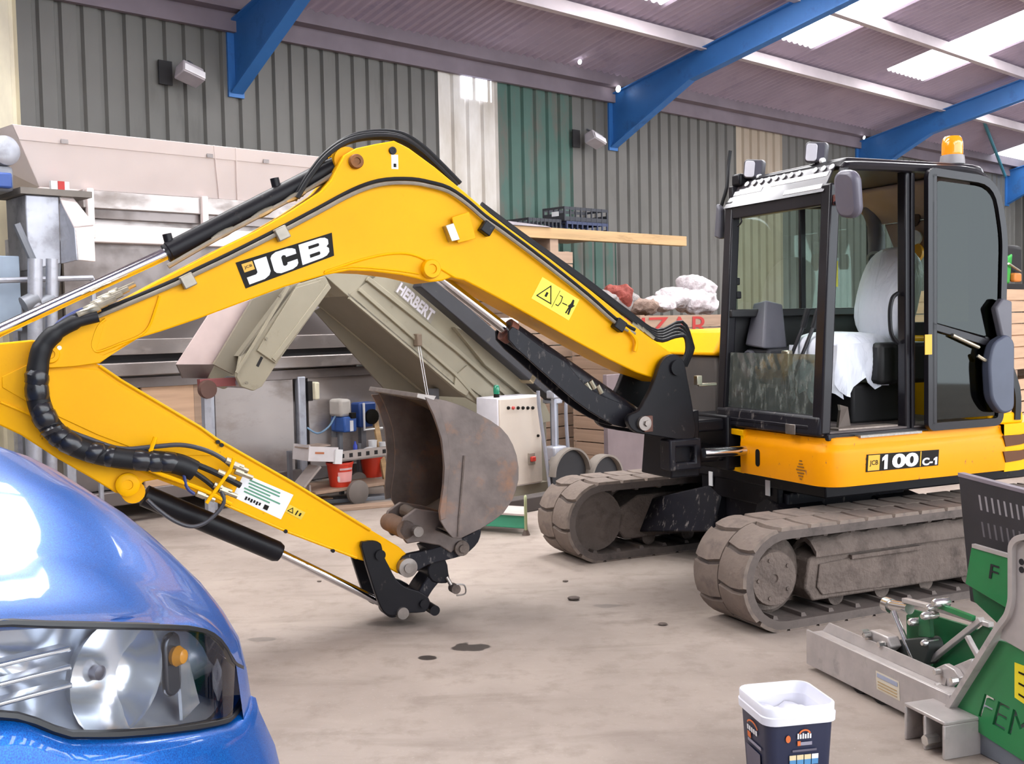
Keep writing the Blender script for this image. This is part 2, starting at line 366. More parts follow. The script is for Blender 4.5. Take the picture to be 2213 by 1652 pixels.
struct(MB().tube([W.Y(2108, 216, -1.75), W.Y(2172, 380, -.15)], .035, 8).build('trim_7', TEAL, None, M=W.M))
GAP = emis('daylight_gap', '#FFFFFF', 6)
for x, s, r in ((11.2, .5, .035), (12.25, .28, .05), (19.3, .3, .035)):
    lab(MB().lathe((x, -s, rz(s) - .06 if s > .4 else 5.19 - .04 * (x > 12)), (0, -1, -.3), [(0, 0), (r, .004), (r, .01), (0, .014)], 10).build('daylight_hole', GAP, roof), 'small hole letting daylight in')
# ------------------------------------------------------------------ excavator (axes: x forward, y to the machine's left, z up)
EXF = Fr(2.01, 7.54, -155)
EX = thing('excavator', EXF, 'yellow tracked excavator with black cab and raised boom parked on the concrete floor', 'excavator')
Yv, Xv, Ysv = EXF.Y, EXF.X, EXF.Ys
def P(name, mb, m, parent=EX, bev=0, l=None, **k):
    o = mb.build(name, m, parent, bev, **k)
    if l: o['label'] = l
    return o
# --- tracks
TR, TZ, TL = .262, .285, 1.165
def tpath(s, r):
    """point and angle on the track loop at fraction s"""
    L = 2 * TL; C = math.pi * r; T = 2 * L + 2 * C; d = (s % 1) * T
    if d < L: return V((-TL + d, 0, TZ + r)), 0.0
    d -= L
    if d < C: w = d / r; return V((TL + r * math.sin(w), 0, TZ + r * math.cos(w))), w
    d -= C
    if d < L: return V((TL - d, 0, TZ - r)), math.pi
    d -= L; w = math.pi + d / r; return V((-TL + r * math.sin(w), 0, TZ + r * math.cos(w))), w
NL = 31
lugm = {}
for bent in (0, 1):
    for sg in (1, -1):
        def lp(u, y, h, sg=sg, bent=bent):
            sh = .024 * math.sin(min(1, y / .18) * 2.2) - .01 * (y > .2); x = u * .094 * (1 if h == 0 else .93) + sh; yy = sg * (y if h == 0 else .004 + (y - .004) * .985)
            if not bent: return V((x, yy, h))
            w = x / (TR + .011); r = TR + .011 + h; return V((r * math.sin(w), yy, r * math.cos(w) - TR - .011))
        us, ys_ = [-1, -.5, 0, .5, 1], [.004, .12, .2, .235]; mb = MB()
        for h in (0, .02): mb.grid([[lp(u, y, h) for y in ys_] for u in us])
        for u in (-1, 1): mb.grid([[lp(u, y, h) for y in ys_] for h in (0, .02)])
        for y in (ys_[0], ys_[-1]): mb.grid([[lp(u, y, h) for u in us] for h in (0, .02)])
        me = mb.mesh('track_lug'); me.materials.append(TRK); lugm[(bent, sg)] = me
gm = MB().hexa([V(q) for q in ((-.02, -.2, 0), (.02, -.2, 0), (.02, .2, 0), (-.02, .2, 0))], [V(q) for q in ((-.012, -.19, -.022), (.012, -.19, -.022), (.012, .19, -.022), (-.012, .19, -.022))]).mesh('guide_cleat'); gm.materials.append(TRKD)
for y0, lb in ((1.025, 'muddy rubber track nearer the green implement'), (-.995, 'muddy rubber track on the far side')):
    n = 96; rows = []
    for i in range(n + 1):
        p, w = tpath(i / n, TR); nv = V((math.sin(w), 0, math.cos(w))); q = p + V((0, y0, 0))
        rows.append([q + V((0, -.235, 0)) - nv * .034, q + V((0, .235, 0)) - nv * .034, q + V((0, .235, 0)) + nv * .012, q + V((0, -.235, 0)) + nv * .012])
    tr = P('track', MB().grid(rows, True), TRKD, l=lb)
    for i in range(NL):
        for j, sg in enumerate((1, -1)):
            p, w = tpath((i + .5 * j) / NL, TR + .011); me = lugm[(0 if w in (0.0, math.pi) else 1, sg)]; link('track_lug', me, tr, M=Matrix.Translation(p + V((0, y0, 0))) @ Matrix.Rotation(w, 4, 'Y'))
    for i in range(0, NL):
        p, w = tpath((i + .25) / NL, TR - .032)
        if w > 2.2 or w == 0: link('guide_cleat', gm, tr, M=Matrix.Translation(p + V((0, y0, 0))) @ Matrix.Rotation(w, 4, 'Y'))
    so = 1 if y0 > 0 else -1
    # frame box with sloping top, rollers, hub
    f = MB(); yo = y0 + so * .16; yi = y0 - so * .12
    prof = [(.92, .12), (.98, .20), (.95, .36), (.80, .44), (-.80, .44), (-.95, .36), (-.98, .20), (-.92, .12)]
    f.prism([(a, yi, z) for a, z in prof], (0, yo - yi, 0)); P('track_frame', f, MUD, bev=.012)
    P('frame_plate', MB().prism([(.86, yo, .15), (.9, yo, .2), (.88, yo, .33), (.3, yo, .36), (.3, yo, .14)], (0, so * .012, 0)), MUD, bev=.006)
    if so > 0:
        P('frame_rail', MB().bx(.12, .66, yo, yo + .03, .335, .36), MUD, bev=.004)
        mud = MB(); rnd = random.Random(4); rows = []
        for i in range(25):
            a = .92 - i * .08; rows.append([V((a, yo - .17 + .05 * j, .43 + .035 * math.sin(j * .8) + rnd.uniform(0, .04) * (0 < j < 4))) - V((0, 0, .02 * (j == 4 or j == 0))) for j in range(5)])
        lab(P('mud_heap', mud.shell(rows, (0, 0, -.03)), MUD), 'caked mud on the track frame')
    wy_ = y0 - .12 if so > 0 else y0 - .16
    P('track_gap_fill', MB().bx(-1.0, 1.0, wy_ - .012, wy_, .08, .515), MUD, bev=.004)  # added plate, keeps bright floor from showing between frame and track
    for a in (-.7, -.35, 0, .35, .7): P('roller', MB().cyl((a, y0 - .1, .115), (a, y0 + .1, .115), .058, n=16), MUD)
    for a in (TL, -TL):
        P('idler_wheel', MB().lathe((a, y0 - so * .12, TZ), (0, so, 0), [(.08, 0), (.222, .0), (.232, .03), (.232, .17), (.2, .2), (.1, .2)], 28), MUD)
    P('final_drive_hub', MB().lathe((TL + .06, y0 + so * .06, TZ + .01), (0, so, 0), [(.155, 0), (.155, .13), (.148, .145), (.025, .146), (.02, .138), (.0, .138)], 32), MUD)
    for w in range(5): P('hub_bolt', MB().cyl((TL + .06 + .11 * math.cos(w * 1.257), y0 + so * .2, TZ + .01 + .11 * math.sin(w * 1.257)), (TL + .06 + .11 * math.cos(w * 1.257), y0 + so * .212, TZ + .01 + .11 * math.sin(w * 1.257)), .012, n=6), MUD)
# --- centre frame between the tracks
cf = MB()
for sy in (1, -1):
    for sx in (1, -1):
        cf.hexa([V((sx * .1, sy * .2, .26)), V((sx * .62, sy * .2, .26)), V((sx * .80, sy * .9, .16)), V((sx * .30, sy * .9, .16))],
                [V((sx * .1, sy * .2, .60)), V((sx * .52, sy * .2, .60)), V((sx * .68, sy * .9, .40)), V((sx * .40, sy * .9, .40))])
cf.bx(-.5, .5, -.45, .45, .30, .60)
P('centre_frame', cf, BLKM, bev=.012)
P('slew_ring', MB().lathe((0, 0, .58), (0, 0, 1), [(.52, 0), (.52, .05), (.48, .05), (.48, .17)], 36), BLK)
for q in ((1660, 1055), (1537, 1035)):
    c = EXF.X(q[0], q[1], .56); P('white_tag', MB().bx(c.x, c.x + .006, c.y - .022, c.y + .022, c.z - .05, c.z + .05), LABW)
P('front_bracket', MB().bx(.5, .55, -.42, .42, .5, .74), BLK, bev=.01)
P('belly_fill', MB().bx(-1.15, .56, -.9, .88, .63, .74), BLK, bev=.01)  # added dark fill under the upper body, hides the bright floor beyond
# --- upper body
def rounded(pts, r, n=5):
    out = []; Np = len(pts)
    for i in range(Np):
        p, c, q = V(pts[i - 1]), V(pts[i]), V(pts[(i + 1) % Np]); rr = r[i] if isinstance(r, (list, tuple)) else r
        if rr <= 0: out.append(c); continue
        d1, d2 = (p - c).normalized(), (q - c).normalized(); rr = min(rr, (p - c).length * .45, (q - c).length * .45)
        a, b = c + d1 * rr, c + d2 * rr
        for k in range(n + 1):
            t = k / n; out.append(a * (1 - t) ** 2 + c * 2 * t * (1 - t) + b * t * t)
    return out
P('slew_deck', MB().prism([(.6, -1.0, .76), (.6, 1.05, .76), (-.9, 1.05, .76), (-.9, -1.0, .76)], (0, 0, .24)), BLK, bev=.01)
# skirt: rounded-corner apron in front of and under the cab
def skirt_rows(foot, zs):
    rows = []
    for z, o in zs:
        r = []
        for i, p in enumerate(foot):
            a, b = foot[max(i - 1, 0)], foot[min(i + 1, len(foot) - 1)]; t = (V(b) - V(a)).normalized(); r.append(V((p[0], p[1], z)) + V((-t.y, t.x, 0)) * -o)
        rows.append(r)
    return rows
foot = rounded([(.745, .30, 0), (.745, 1.125, 0), (-.66, 1.125, 0)], [0, .16, 0], 8)
foot = [V((.745, .30, 0))] + [V((.745, .3 + .07 * i, 0)) for i in range(1, 9)] + [q for q in foot[1:-1]] + [V((.4 - .1065 * i, 1.125, 0)) for i in range(11)]
zs = [(.735, -.02), (.74, .0), (.80, .004), (.93, .004), (.955, -.002), (.975, -.022), (.995, -.028), (1.02, -.03), (1.024, -.05)]
sk = MB().grid(skirt_rows(foot, zs)); ins = [V((q.x - (.1 if q.x > .5 else 0), min(q.y, 1.05), 1.02)) for q in foot]
sk.grid([skirt_rows(foot, [(1.024, -.05)])[0], ins]); SK = P('skirt_panel', sk, YELS, ang=50)
P('skirt_lip', MB().prism([(.745, .02, .985), (.745, .32, .975), (.745, .32, 1.015), (.745, .02, 1.02)], (-.1, 0, 0)), YEL, bev=.004)
P('skirt_lower_lip', MB().prism([(.70, .10, .735), (.745, .32, .735), (.745, .32, .765), (.70, .10, .755)], (-.08, 0, 0)), YEL, bev=.004)
P('skirt_end', MB().prism([(.742, .30, .745), (.742, .335, .745), (.742, .325, .985), (.742, .295, .985)], (-.3, 0, 0)), YEL)
c = Xv(1637, 990, .752); P('slot_hole', MB().prism([(.7505, c.y + q[0], c.z + q[1]) for q in rrect(-.021, .021, -.055, .055, .02)], (.002, 0, 0)), BLKP)
c = Xv(1730, 1018, .752)
for i, w in enumerate((.012, .018, .03, .04, .03, .02, .01)): P('stamped_mark', MB().bx(.7505, .752, c.y - w, c.y + w, c.z + .055 - i * .018, c.z + .063 - i * .018), mat('brown_print', '#8A5A14') if i == 0 else bpy.data.materials['brown_print'])
P('step_tread', MB().bx(.02, .5, 1.05, 1.115, 1.016, 1.03), mat('ribbed_aluminium', '#9B9690', .45, .7, .2, 60))
# number decal on the skirt side
Q = [Yv(1873, 983, 1.131), Yv(2029, 972, 1.131), Yv(2027, 1006, 1.131), Yv(1871, 1021, 1.131)]
D = qbox('number_decal', Q, (0, 1, 0, 1), BLKP, EX, 0, .002); D['label'] = 'black and gold model number decal'
qbox('gold_square', Q, (.02, .175, .06, .95), GOLD, D); text('lettering', 'JCB', Q, (.04, .155, .3, .65), BLKP, D, .004, .02)
ONE = [(.30, 0), (.72, 0), (.72, 1), (.42, 1), (0, .78), (0, .56), (.30, .68)]
qpoly('digit_one', Q, [(.205 + .105 * u, .08 + .85 * v) for u, v in ONE], WHT, D, .004); text('lettering', '00', Q, (.345, .71, .08, .93), WHT, D, .004, .045); qbox('gold_bar', Q, (.735, .748, .05, .97), GOLD, D); text('lettering', 'C-', Q, (.765, .915, .07, .55), WHT, D, .004, .04); qpoly('digit_one', Q, [(.925 + .07 * u, .07 + .48 * v) for u, v in ONE], WHT, D, .004)
# rear corner with louvres and counterweight
rc = MB(); foot2 = [V((-.66, 1.125, 0)), V((-.80, 1.12, 0)), V((-.98, 1.07, 0)), V((-1.15, .95, 0)), V((-1.28, .75, 0)), V((-1.36, .45, 0)), V((-1.38, 0, 0)), V((-1.36, -.45, 0)), V((-1.28, -.75, 0)), V((-1.15, -.95, 0)), V((-.8, -1.12, 0))]
rc.grid([[V((q.x, q.y, z)) for q in foot2] for z in (.73, .75, .99, 1.03)]); rc.add([V((q.x, q.y, 1.03)) for q in foot2], [tuple(range(len(foot2)))]); rc.add([V((q.x, q.y, .73)) for q in foot2], [tuple(range(len(foot2)))])
CW = P('counterweight', rc, YEL, ang=50, l='yellow counterweight')
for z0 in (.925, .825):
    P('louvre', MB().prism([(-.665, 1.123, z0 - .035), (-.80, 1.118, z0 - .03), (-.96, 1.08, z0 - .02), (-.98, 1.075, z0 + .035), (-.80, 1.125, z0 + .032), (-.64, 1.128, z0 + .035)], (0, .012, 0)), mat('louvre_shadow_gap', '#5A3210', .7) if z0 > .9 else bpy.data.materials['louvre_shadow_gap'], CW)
P('engine_cover', MB().hexa([V((-.58, 1.06, 1.02)), V((-.82, 1.06, 1.02)), V((-1.25, .5, 1.02)), V((-1.28, -1.0, 1.02)), V((-.58, -1.0, 1.02))], [V((-.56, .98, 1.58)), V((-.66, .98, 1.58)), V((-1.05, .4, 1.62)), V((-1.1, -.95, 1.62)), V((-.56, -.95, 1.62))]), YEL, bev=.03)
P('cover_edge', MB().ribbon(smooth([(-.64, 1.0, 1.6), (-.72, 1.03, 1.5), (-.8, 1.075, 1.25), (-.8, 1.08, 1.05)], 4), .05, .03, (0, 1, 0)), RUB)
P('cover_ledge', MB().bx(-.86, -.56, .9, 1.1, 1.025, 1.10), YEL, bev=.015)
# right-hand body (tank and hood beyond the boom)
P('side_body', MB().bx(-.6, .62, -1.1, -.12, .98, 1.48), mat('dark_grey_panel', '#4A4644', .55, 0, .15, 3), bev=.03)
P('side_hood', MB().hexa([V((-.6, -1.11, 1.48)), V((.66, -1.11, 1.48)), V((.66, -.10, 1.48)), V((-.6, -.10, 1.48))], [V((-.6, -1.02, 1.67)), V((.5, -1.02, 1.65)), V((.52, -.16, 1.66)), V((-.6, -.16, 1.68))]), YEL, bev=.03)
# --- king post
KP = [(1419, 813), (1428, 788), (1440, 772), (1457, 766), (1472, 773), (1480, 788), (1485, 813), (1492, 850), (1500, 900), (1500, 950), (1424, 944), (1400, 940), (1376, 935), (1362, 924), (1357, 908), (1364, 896), (1382, 888), (1395, 866), (1408, 842)]
for b, d in ((.225, -.045), (-.225, .045)): P('king_post_plate', MB().prism(smooth([EXF.Y(x, y, .225) * 1.0 - V((0, .225 - b, 0)) for x, y in KP], 2, True), (0, d, 0)), BLK, bev=.006)
kc = Yv(1462, 795, .225); kr = Yv(1390, 915, .225)
P('king_post_web', MB().hexa([V((.98, -.18, .72)), V((1.2, -.18, .72)), V((1.2, .18, .72)), V((.98, .18, .72))], [V((.98, -.18, 1.15)), V((1.16, -.18, 1.12)), V((1.16, .18, 1.12)), V((.98, .18, 1.15))]), BLK, bev=.01)
P('boom_foot_pin', MB().cyl((kc.x, -.24, kc.z), (kc.x, .245, kc.z), .05), BLK)
P('ram_foot_pin', MB().cyl((kr.x, -.235, kr.z), (kr.x, .25, kr.z), .045), STEELW)
P('pin_keeper', MB().bx(kr.x - .06, kr.x + .0, .225, .245, kr.z - .055, kr.z + .045), mat('rusty_plate', '#6A4A40', .7, .2, .2, 20), bev=.004)
P('keeper_bolt', MB().cyl((kr.x - .01, .24, kr.z), (kr.x - .01, .265, kr.z), .02, n=6), STEELW)
# swing bracket that carries the king post
P('swing_bracket', MB().bx(.58, 1.1, -.16, .16, .80, .90).bx(.58, 1.06, -.16, .16, 1.0, 1.08).bx(.58, .78, -.2, .2, .74, 1.1), BLK, bev=.015)
P('swing_lug', MB().ribbon([(1.03, .24, .80), (1.22, .24, .80), (1.22, .24, .95), (1.03, .24, .95)], .05, .12, (0, -1, 0), True), BLKM, bev=.012)
P('swing_ram_rod', MB().cyl((1.03, .30, .885), (.62, .36, .885), .032), CHR); P('swing_ram_barrel', MB().cyl((.70, .35, .84), (.2, .42, .84), .06), BLK)
# --- boom
BW = .15
BT = [(96, 742), (112, 727), (190, 690), (230, 668), (340, 608), (427, 563), (474, 538), (554, 499), (630, 455), (695, 412), (716, 388), (733, 356), (745, 334), (770, 320), (812, 311), (852, 304), (884, 320), (940, 361), (1000, 411), (1060, 462), (1100, 493), (1190, 560), (1280, 630), (1370, 703), (1420, 741), (1455, 766)]
BB = [(1478, 790), (1470, 818), (1440, 828), (1419, 820), (1374, 805), (1318, 778), (1242, 737), (1175, 699), (1102, 658), (1040, 625), (1003, 606), (975, 600), (957, 607), (930, 610), (900, 602), (869, 595), (806, 587), (755, 585), (702, 595), (616, 620), (521, 655), (427, 690), (350, 716), (300, 731), (262, 752), (215, 786), (150, 793), (108, 797), (84, 785), (82, 760)]
bo = Ysv(BT + BB, BW)
BOOM = P('boom', MB().prism(bo, (0, -2 * BW, 0)), YEL, bev=.008, l='cranked yellow boom')
def bplate(name, pts, b, t, m, parent, n=1, bev=.003, closed=True):
    p = Ysv(pts, b); p = smooth(p, n, True) if n > 1 else p
    return MB().prism(p, (0, t, 0)).build(name, m, parent, bev)
bplate('tip_casting', [(108, 795), (86, 782), (84, 762), (98, 745), (120, 728), (200, 692), (225, 700), (214, 740), (205, 762), (222, 768), (262, 752), (300, 730), (262, 754), (215, 784), (160, 792)], BW, .008, YEL, BOOM)
P('tip_weld', MB().tube(smooth(Ysv([(345, 640), (338, 662), (322, 706), (300, 727), (262, 742), (215, 760), (202, 755), (200, 738), (212, 705), (228, 690)], BW + .004), 4), .007, 6), YEL, BOOM)
P('lower_weld', MB().tube(smooth(Ysv([(700, 590), (760, 577), (860, 585), (905, 592)], BW + .002), 3), .006, 6), YEL, BOOM)
P('crown_weld', MB().tube(smooth(Ysv([(985, 600), (905, 555), (850, 548), (780, 562), (702, 588)], BW + .002), 4), .008, 6), YEL, BOOM)
for px, py, r, h, m in ((928, 582, .055, .05, YEL), (108, 766, .045, .03, YEL), (768, 350, .04, .035, mat('rusty_bolt', '#7A4A1E', .6, .3, .2, 30)), (848, 326, .022, .012, BLK), (128, 752, .012, .014, ZNC)):
    c = Yv(px, py, BW); P('boss', MB().lathe(c, (0, 1, 0), [(r, -.01), (r, h * .8), (r * .9, h), (r * .5, h), (r * .45, h * .8), (0, h * .8)], 20), m, BOOM)
c = Yv(853, 350, BW); P('white_label', MB().bx(c.x - .02, c.x + .02, BW, BW + .002, c.z - .04, c.z + .04), LABW, BOOM); P('label_print', MB().bx(c.x - .008, c.x + .008, BW + .002, BW + .003, c.z - .03, c.z - .01), BLKP, BOOM)
# name decal on the boom
Q = [Yv(509, 568, BW + .001), Yv(717, 503, BW + .001), Yv(722, 553, BW + .001), Yv(531, 624, BW + .001)]
D = qbox('name_decal', Q, (0, 1, 0, 1), BLKP, BOOM, 0, .002); D['label'] = 'black boom decal with big white letters'
lt = [[(.17, .88), (.30, .88), (.30, .30), (.275, .17), (.22, .09), (.05, .09), (.05, .36), (.15, .36), (.17, .42)]]
for uv in lt: qpoly('letter_j', Q, uv, WHT, D)
qpoly('letter_c', Q, [(.60, .62), (.60, .80), (.57, .88), (.52, .93), (.40, .93), (.355, .86), (.335, .76), (.335, .26), (.355, .15), (.40, .08), (.53, .08), (.58, .14), (.60, .24), (.60, .40), (.49, .40), (.49, .34), (.475, .30), (.455, .30), (.44, .35), (.44, .66), (.455, .72), (.475, .72), (.49, .68), (.49, .62)], WHT, D)
qpoly('letter_b', Q, [(.64, .09), (.87, .09), (.92, .13), (.95, .24), (.95, .40), (.925, .50), (.95, .58), (.95, .77), (.92, .88), (.87, .93), (.64, .93)], WHT, D)
for v0, v1 in ((.26, .40), (.62, .75)): qpoly('letter_gap', Q, [(.735, v0), (.84, v0), (.85, v0 + .03), (.85, v1 - .03), (.84, v1), (.735, v1)], BLKP, D, .0036, .001)
qbox('gold_square', Q, (.045, .155, .56, .88), GOLD, D, .0036, .001); text('lettering', 'JCB', Q, (.06, .14, .66, .78), BLKP, D, .0052, .02)
# warning label
Q = [Yv(1172, 599, BW + .001), Yv(1252, 648, BW + .001), Yv(1229, 693, BW + .001), Yv(1148, 645, BW + .001)]
D = qbox('warning_label', Q, (0, 1, 0, 1), SAFE, BOOM, 0, .0015)
tri = [(.08, .22), (.45, .22), (.265, .86)]; n_ = qn(Q) * .003
P('triangle', MB().ribbon([quad(Q, *t) + n_ for t in tri], .006, .001, qn(Q), True), BLKP, D); qbox('divider', Q, (.5, .508, .1, .9), BLKP, D); qbox('hand_mark', Q, (.24, .29, .36, .56), BLKP, D)
P('outline', MB().ribbon([quad(Q, *t) + n_ for t in ((.55, .3), (.62, .3), (.64, .5), (.62, .72), (.55, .72))], .005, .001, qn(Q)), BLKP, D)
P('arrow', MB().ribbon([quad(Q, *t) + n_ for t in ((.68, .5), (.80, .52))], .006, .001, qn(Q)), BLKP, D)
qpoly('figure', Q, [(.84, .2), (.87, .2), (.88, .45), (.9, .2), (.94, .2), (.92, .5), (.97, .68), (.93, .66), (.9, .86), (.86, .86), (.86, .66), (.82, .5), (.85, .5)], BLKP, D)
# clips and hard pipes along the boom
pipe = [(212, 684), (300, 648), (380, 614), (424, 592), (500, 556), (601, 505), (690, 458), (745, 428), (790, 408), (835, 397), (890, 396), (930, 403), (970, 415), (1010, 442), (1048, 475), (1090, 505), (1180, 573), (1270, 645), (1330, 698), (1372, 722)]
for k, (dy, b) in enumerate(((0, BW + .03), (-9, BW + .008))): P('hard_pipe', MB().tube(smooth(Ysv([(x, y + dy) for x, y in pipe], b), 3), .0115, 8), TUBE if k == 0 else RUB, BOOM, l='steel hydraulic pipe clipped along the boom')
for px, py, w in ((404, 608, 30), (606, 506, 24), (1047, 495, 34), (1333, 703, 26)):
    c = Yv(px, py, BW); P('pipe_clamp', MB().bx(c.x - .035, c.x + .035, BW, BW + .055, c.z - .035, c.z + .035, Matrix.Translation(c) @ Matrix.Rotation(.45 if px < 900 else -.6, 4, 'Y') @ Matrix.Translation(-c)), TUBE if px < 900 else BLK, BOOM, bev=.006)
bplate('bracket_plate', [(975, 470), (1012, 458), (1027, 516), (988, 526)], BW + .03, .012, YEL, BOOM); bplate('bracket_lamp', [(955, 490), (972, 484), (986, 520), (968, 524)], BW + .0, .06, ZNC, BOOM)
P('hook', MB().tube(smooth(Ysv([(1340, 702), (1362, 718), (1375, 738), (1372, 760)], BW + .03), 4), .012, 8), YEL, BOOM)
# hoses over the crown and at the foot
for off, b, r in (((0, 0), .06, .016), ((6, -6), .02, .014), ((-4, 7), -.03, .016), ((10, -2), -.08, .014), ((3, 3), .1, .013)):
    P('hose', MB().tube(smooth(Ysv([(x + off[0], y + off[1]) for x, y in ((640, 425), (668, 378), (705, 332), (755, 300), (815, 290), (865, 296), (905, 320), (940, 352), (985, 398))], b), 4), r, 8), RUB, BOOM)
for k in range(5):
    P('hose', MB().tube(smooth(Ysv([(1040, 448 - k * 2), (1130, 515 - k * 2), (1260, 612 - k * 3), (1360, 688 - k * 3), (1420, 735 - k * 5), (1458 + k * 4, 728 - k * 8), (1480 + k * 4, 728 + k * 4), (1484 + k * 3, 760), (1470 + k * 3, 792)], .12 - .05 * k), 4), .0125, 8), RUB, BOOM)
for px, py in ((1390, 716), (1402, 724), (1380, 712), (1412, 732)):
    c = Yv(px, py, .13); P('hose_fitting', MB().cyl(c, c + V((.05, 0, .04)), .015, n=8), ZNC, BOOM)
P('foot_tab', MB().bx(.86, 1.0, .19, .21, 1.30, 1.32).bx(.98, 1.02, .18, .22, 1.31, 1.37), ZNC, BOOM, bev=.004)
# --- dipper ram on top of the boom
def ax(q, b=0): return Yv(q[0], q[1], b)
r0, r1, r2 = ax((-190, 802)), ax((358, 549)), ax((742, 351))
RAM = P('dipper_ram', MB().tube([r1, r1 + (r2 - r1) * .015, r1 + (r2 - r1) * .02, r2], [.05, .05, .055, .055], 24), BLK, l='black hydraulic ram above the boom')
P('ram_rod', MB().cyl(r0, r1, .032), CHR, RAM); P('ram_eye', MB().cyl(r2 - V((0, .08, 0)), r2 + V((0, .08, 0)), .075), YEL, RAM)
for t, dz in ((.03, .07), (.62, .075)):
    c = r1 + (r2 - r1) * t; P('ram_port', MB().cyl(c, c + V((.02, .0, dz + .02)), .025, n=10), BLK, RAM)
for k, t in enumerate((.30, .52, .70)):
    c = r1 + (r2 - r1) * t + V((0, .06, -.05)); d = (r2 - r1).normalized(); P('ram_fitting', MB().tube([c - d * .07, c - d * .02, c + d * .02, c + d * .06], [.012, .02, .02, .014], 8), ZNC, RAM)
P('ram_pipe', MB().tube(smooth([r1 + V((0, .075, -.07)), r1 + (r2 - r1) * .3 + V((0, .07, -.055)), r1 + (r2 - r1) * .72 + V((0, .06, -.05)), r2 + V((0, .08, -.03))], 4), .013, 8), TUBE, RAM)
# --- dipper arm
DW = .115
DP = [(-190, 756), (-120, 742), (0, 742), (71, 735), (130, 745), (215, 790), (262, 822), (433, 923), (470, 950), (631, 1042), (800, 1145), (863, 1183), (878, 1197), (886, 1222), (878, 1240), (859, 1240), (836, 1227), (771, 1209), (700, 1183), (618, 1150), (492, 1095), (420, 1064), (345, 1036), (310, 1042), (295, 1062), (272, 1070), (250, 1066), (194, 1032), (121, 990), (45, 941), (0, 920), (-120, 868), (-215, 815), (-222, 780)]
DIP = P('dipper_arm', MB().prism(Ysv(DP, DW), (0, -2 * DW, 0)), YELD, bev=.008, l='yellow dipper arm folded back under the boom')
bplate('side_plate', [(4, 815), (72, 782), (130, 790), (215, 800), (255, 830), (425, 930), (470, 962), (465, 985), (330, 985), (210, 940), (60, 870), (5, 838)], DW, .006, YEL, DIP)
P('flange', MB().tube(Ysv([(215, 791), (262, 823), (433, 924), (470, 951), (631, 1043), (800, 1146)], DW + .004), .009, 6), YEL, DIP)
P('lower_flange', MB().tube(Ysv([(300, 1015), (345, 1034), (420, 1062), (492, 1093), (618, 1148), (771, 1206)], DW + .004), .009, 6), YEL, DIP)
P('weld', MB().tube(smooth(Ysv([(2, 870), (60, 895), (130, 930), (230, 968), (300, 1010)], DW + .003), 3), .007, 6), YEL, DIP)
c = Yv(275, 1047, DW); P('boss', MB().lathe(c, (0, 1, 0), [(.06, -.02), (.06, .025), (.05, .032), (.026, .032), (.024, .026), (0, .026)], 22), YEL, DIP)
for px, py in ((470, 955), (616, 1148), (718, 1190), (478, 962)):
    c = Yv(px, py, DW); P('bolt_stub', MB().cyl(c, c + V((0, .02, 0)), .011, n=8), BLK, DIP)
Q = [Yv(527, 1024, DW + .001), Yv(634, 1070, DW + .001), Yv(607, 1123, DW + .001), Yv(502, 1074, DW + .001)]
D = qbox('paper_label', Q, (0, 1, 0, 1), LABW, DIP, 0, .0015); D['label'] = 'white paper sticker with green and black print'
rnd = random.Random(3)
for i, v in enumerate((.86, .74, .62, .5, .38)): qbox('green_line', Q, (.12 + .1 * rnd.random(), .6 + .3 * rnd.random(), v - .028, v + .028), GRNP, D)
qbox('black_mark', Q, (.60, .69, .08, .26), BLKP, D); [qbox('print_stroke', Q, (.22 + .055 * i, .255 + .055 * i, .1 + .03 * (i % 2), .24), BLKP, D) for i in range(6)]
Q = [Yv(626, 1091, DW + .001), Yv(660, 1108, DW + .001), Yv(650, 1124, DW + .001), Yv(616, 1106, DW + .001)]
D = qbox('small_label', Q, (0, 1, 0, 1), mat('worn_yellow_label', '#D8B832', .5), DIP, 0, .0015)
P('triangle', MB().ribbon([quad(Q, *t) + qn(Q) * .003 for t in ((.1, .25), (.4, .25), (.25, .8))], .004, .001, qn(Q), True), BLKP, D); qbox('mark', Q, (.55, .62, .2, .8), BLKP, D); qbox('mark', Q, (.75, .85, .3, .7), BLKP, D)
# hose bundle sweeping round the knuckle
HB = [(212, 684), (160, 698), (118, 722), (92, 752), (82, 795), (80, 845), (92, 893), (120, 935), (165, 965), (230, 985), (305, 995), (380, 1002), (420, 1018)]
P('hose_sleeve', MB().tube(smooth([Yv(x, y, .23 - .004 * i) for i, (x, y) in enumerate(HB)], 5), [.03] * 5 + [.038] * 5 + [.046] * 5 + [.05] * 5 + [.052] * 5 + [.055 - .0 * k for k in range(25)] + [.055] * 11 , 12), RUB, DIP, l='black sleeved hose bundle')
rnd = random.Random(8)
wr = MB()
hbp = smooth([Yv(x, y, .24 - .004 * i) for i, (x, y) in enumerate(HB)], 8)
i = 36
while i < 90:
    t = (hbp[min(i + 1, len(hbp) - 1)] - hbp[i - 1]).normalized(); w_ = rnd.uniform(.02, .05); sk_ = V((rnd.uniform(-.012, .012), .004, rnd.uniform(-.012, .012)))
    wr.tube([hbp[i] - t * w_ - sk_, hbp[i] - t * w_ * .4, hbp[i] + t * w_ * .5, hbp[i] + t * w_ + sk_], [.049, .0565 + rnd.random() * .004, .0555 + rnd.random() * .004, .049], 10); i += rnd.choice((3, 4, 5, 7))
P('sleeve_wrap', wr, mat('shiny_black_wrap', '#222226', .25, 0, .2, 20), DIP)
for k in range(3): P('blue_hose', MB().tube(smooth([Yv(x + 4 * k, y - 9 - 5 * k, .21 - .03 * k) for x, y in ((214, 682), (165, 692), (120, 718), (98, 752))], 5), .014, 8), BLUEH if k else RUB, DIP)
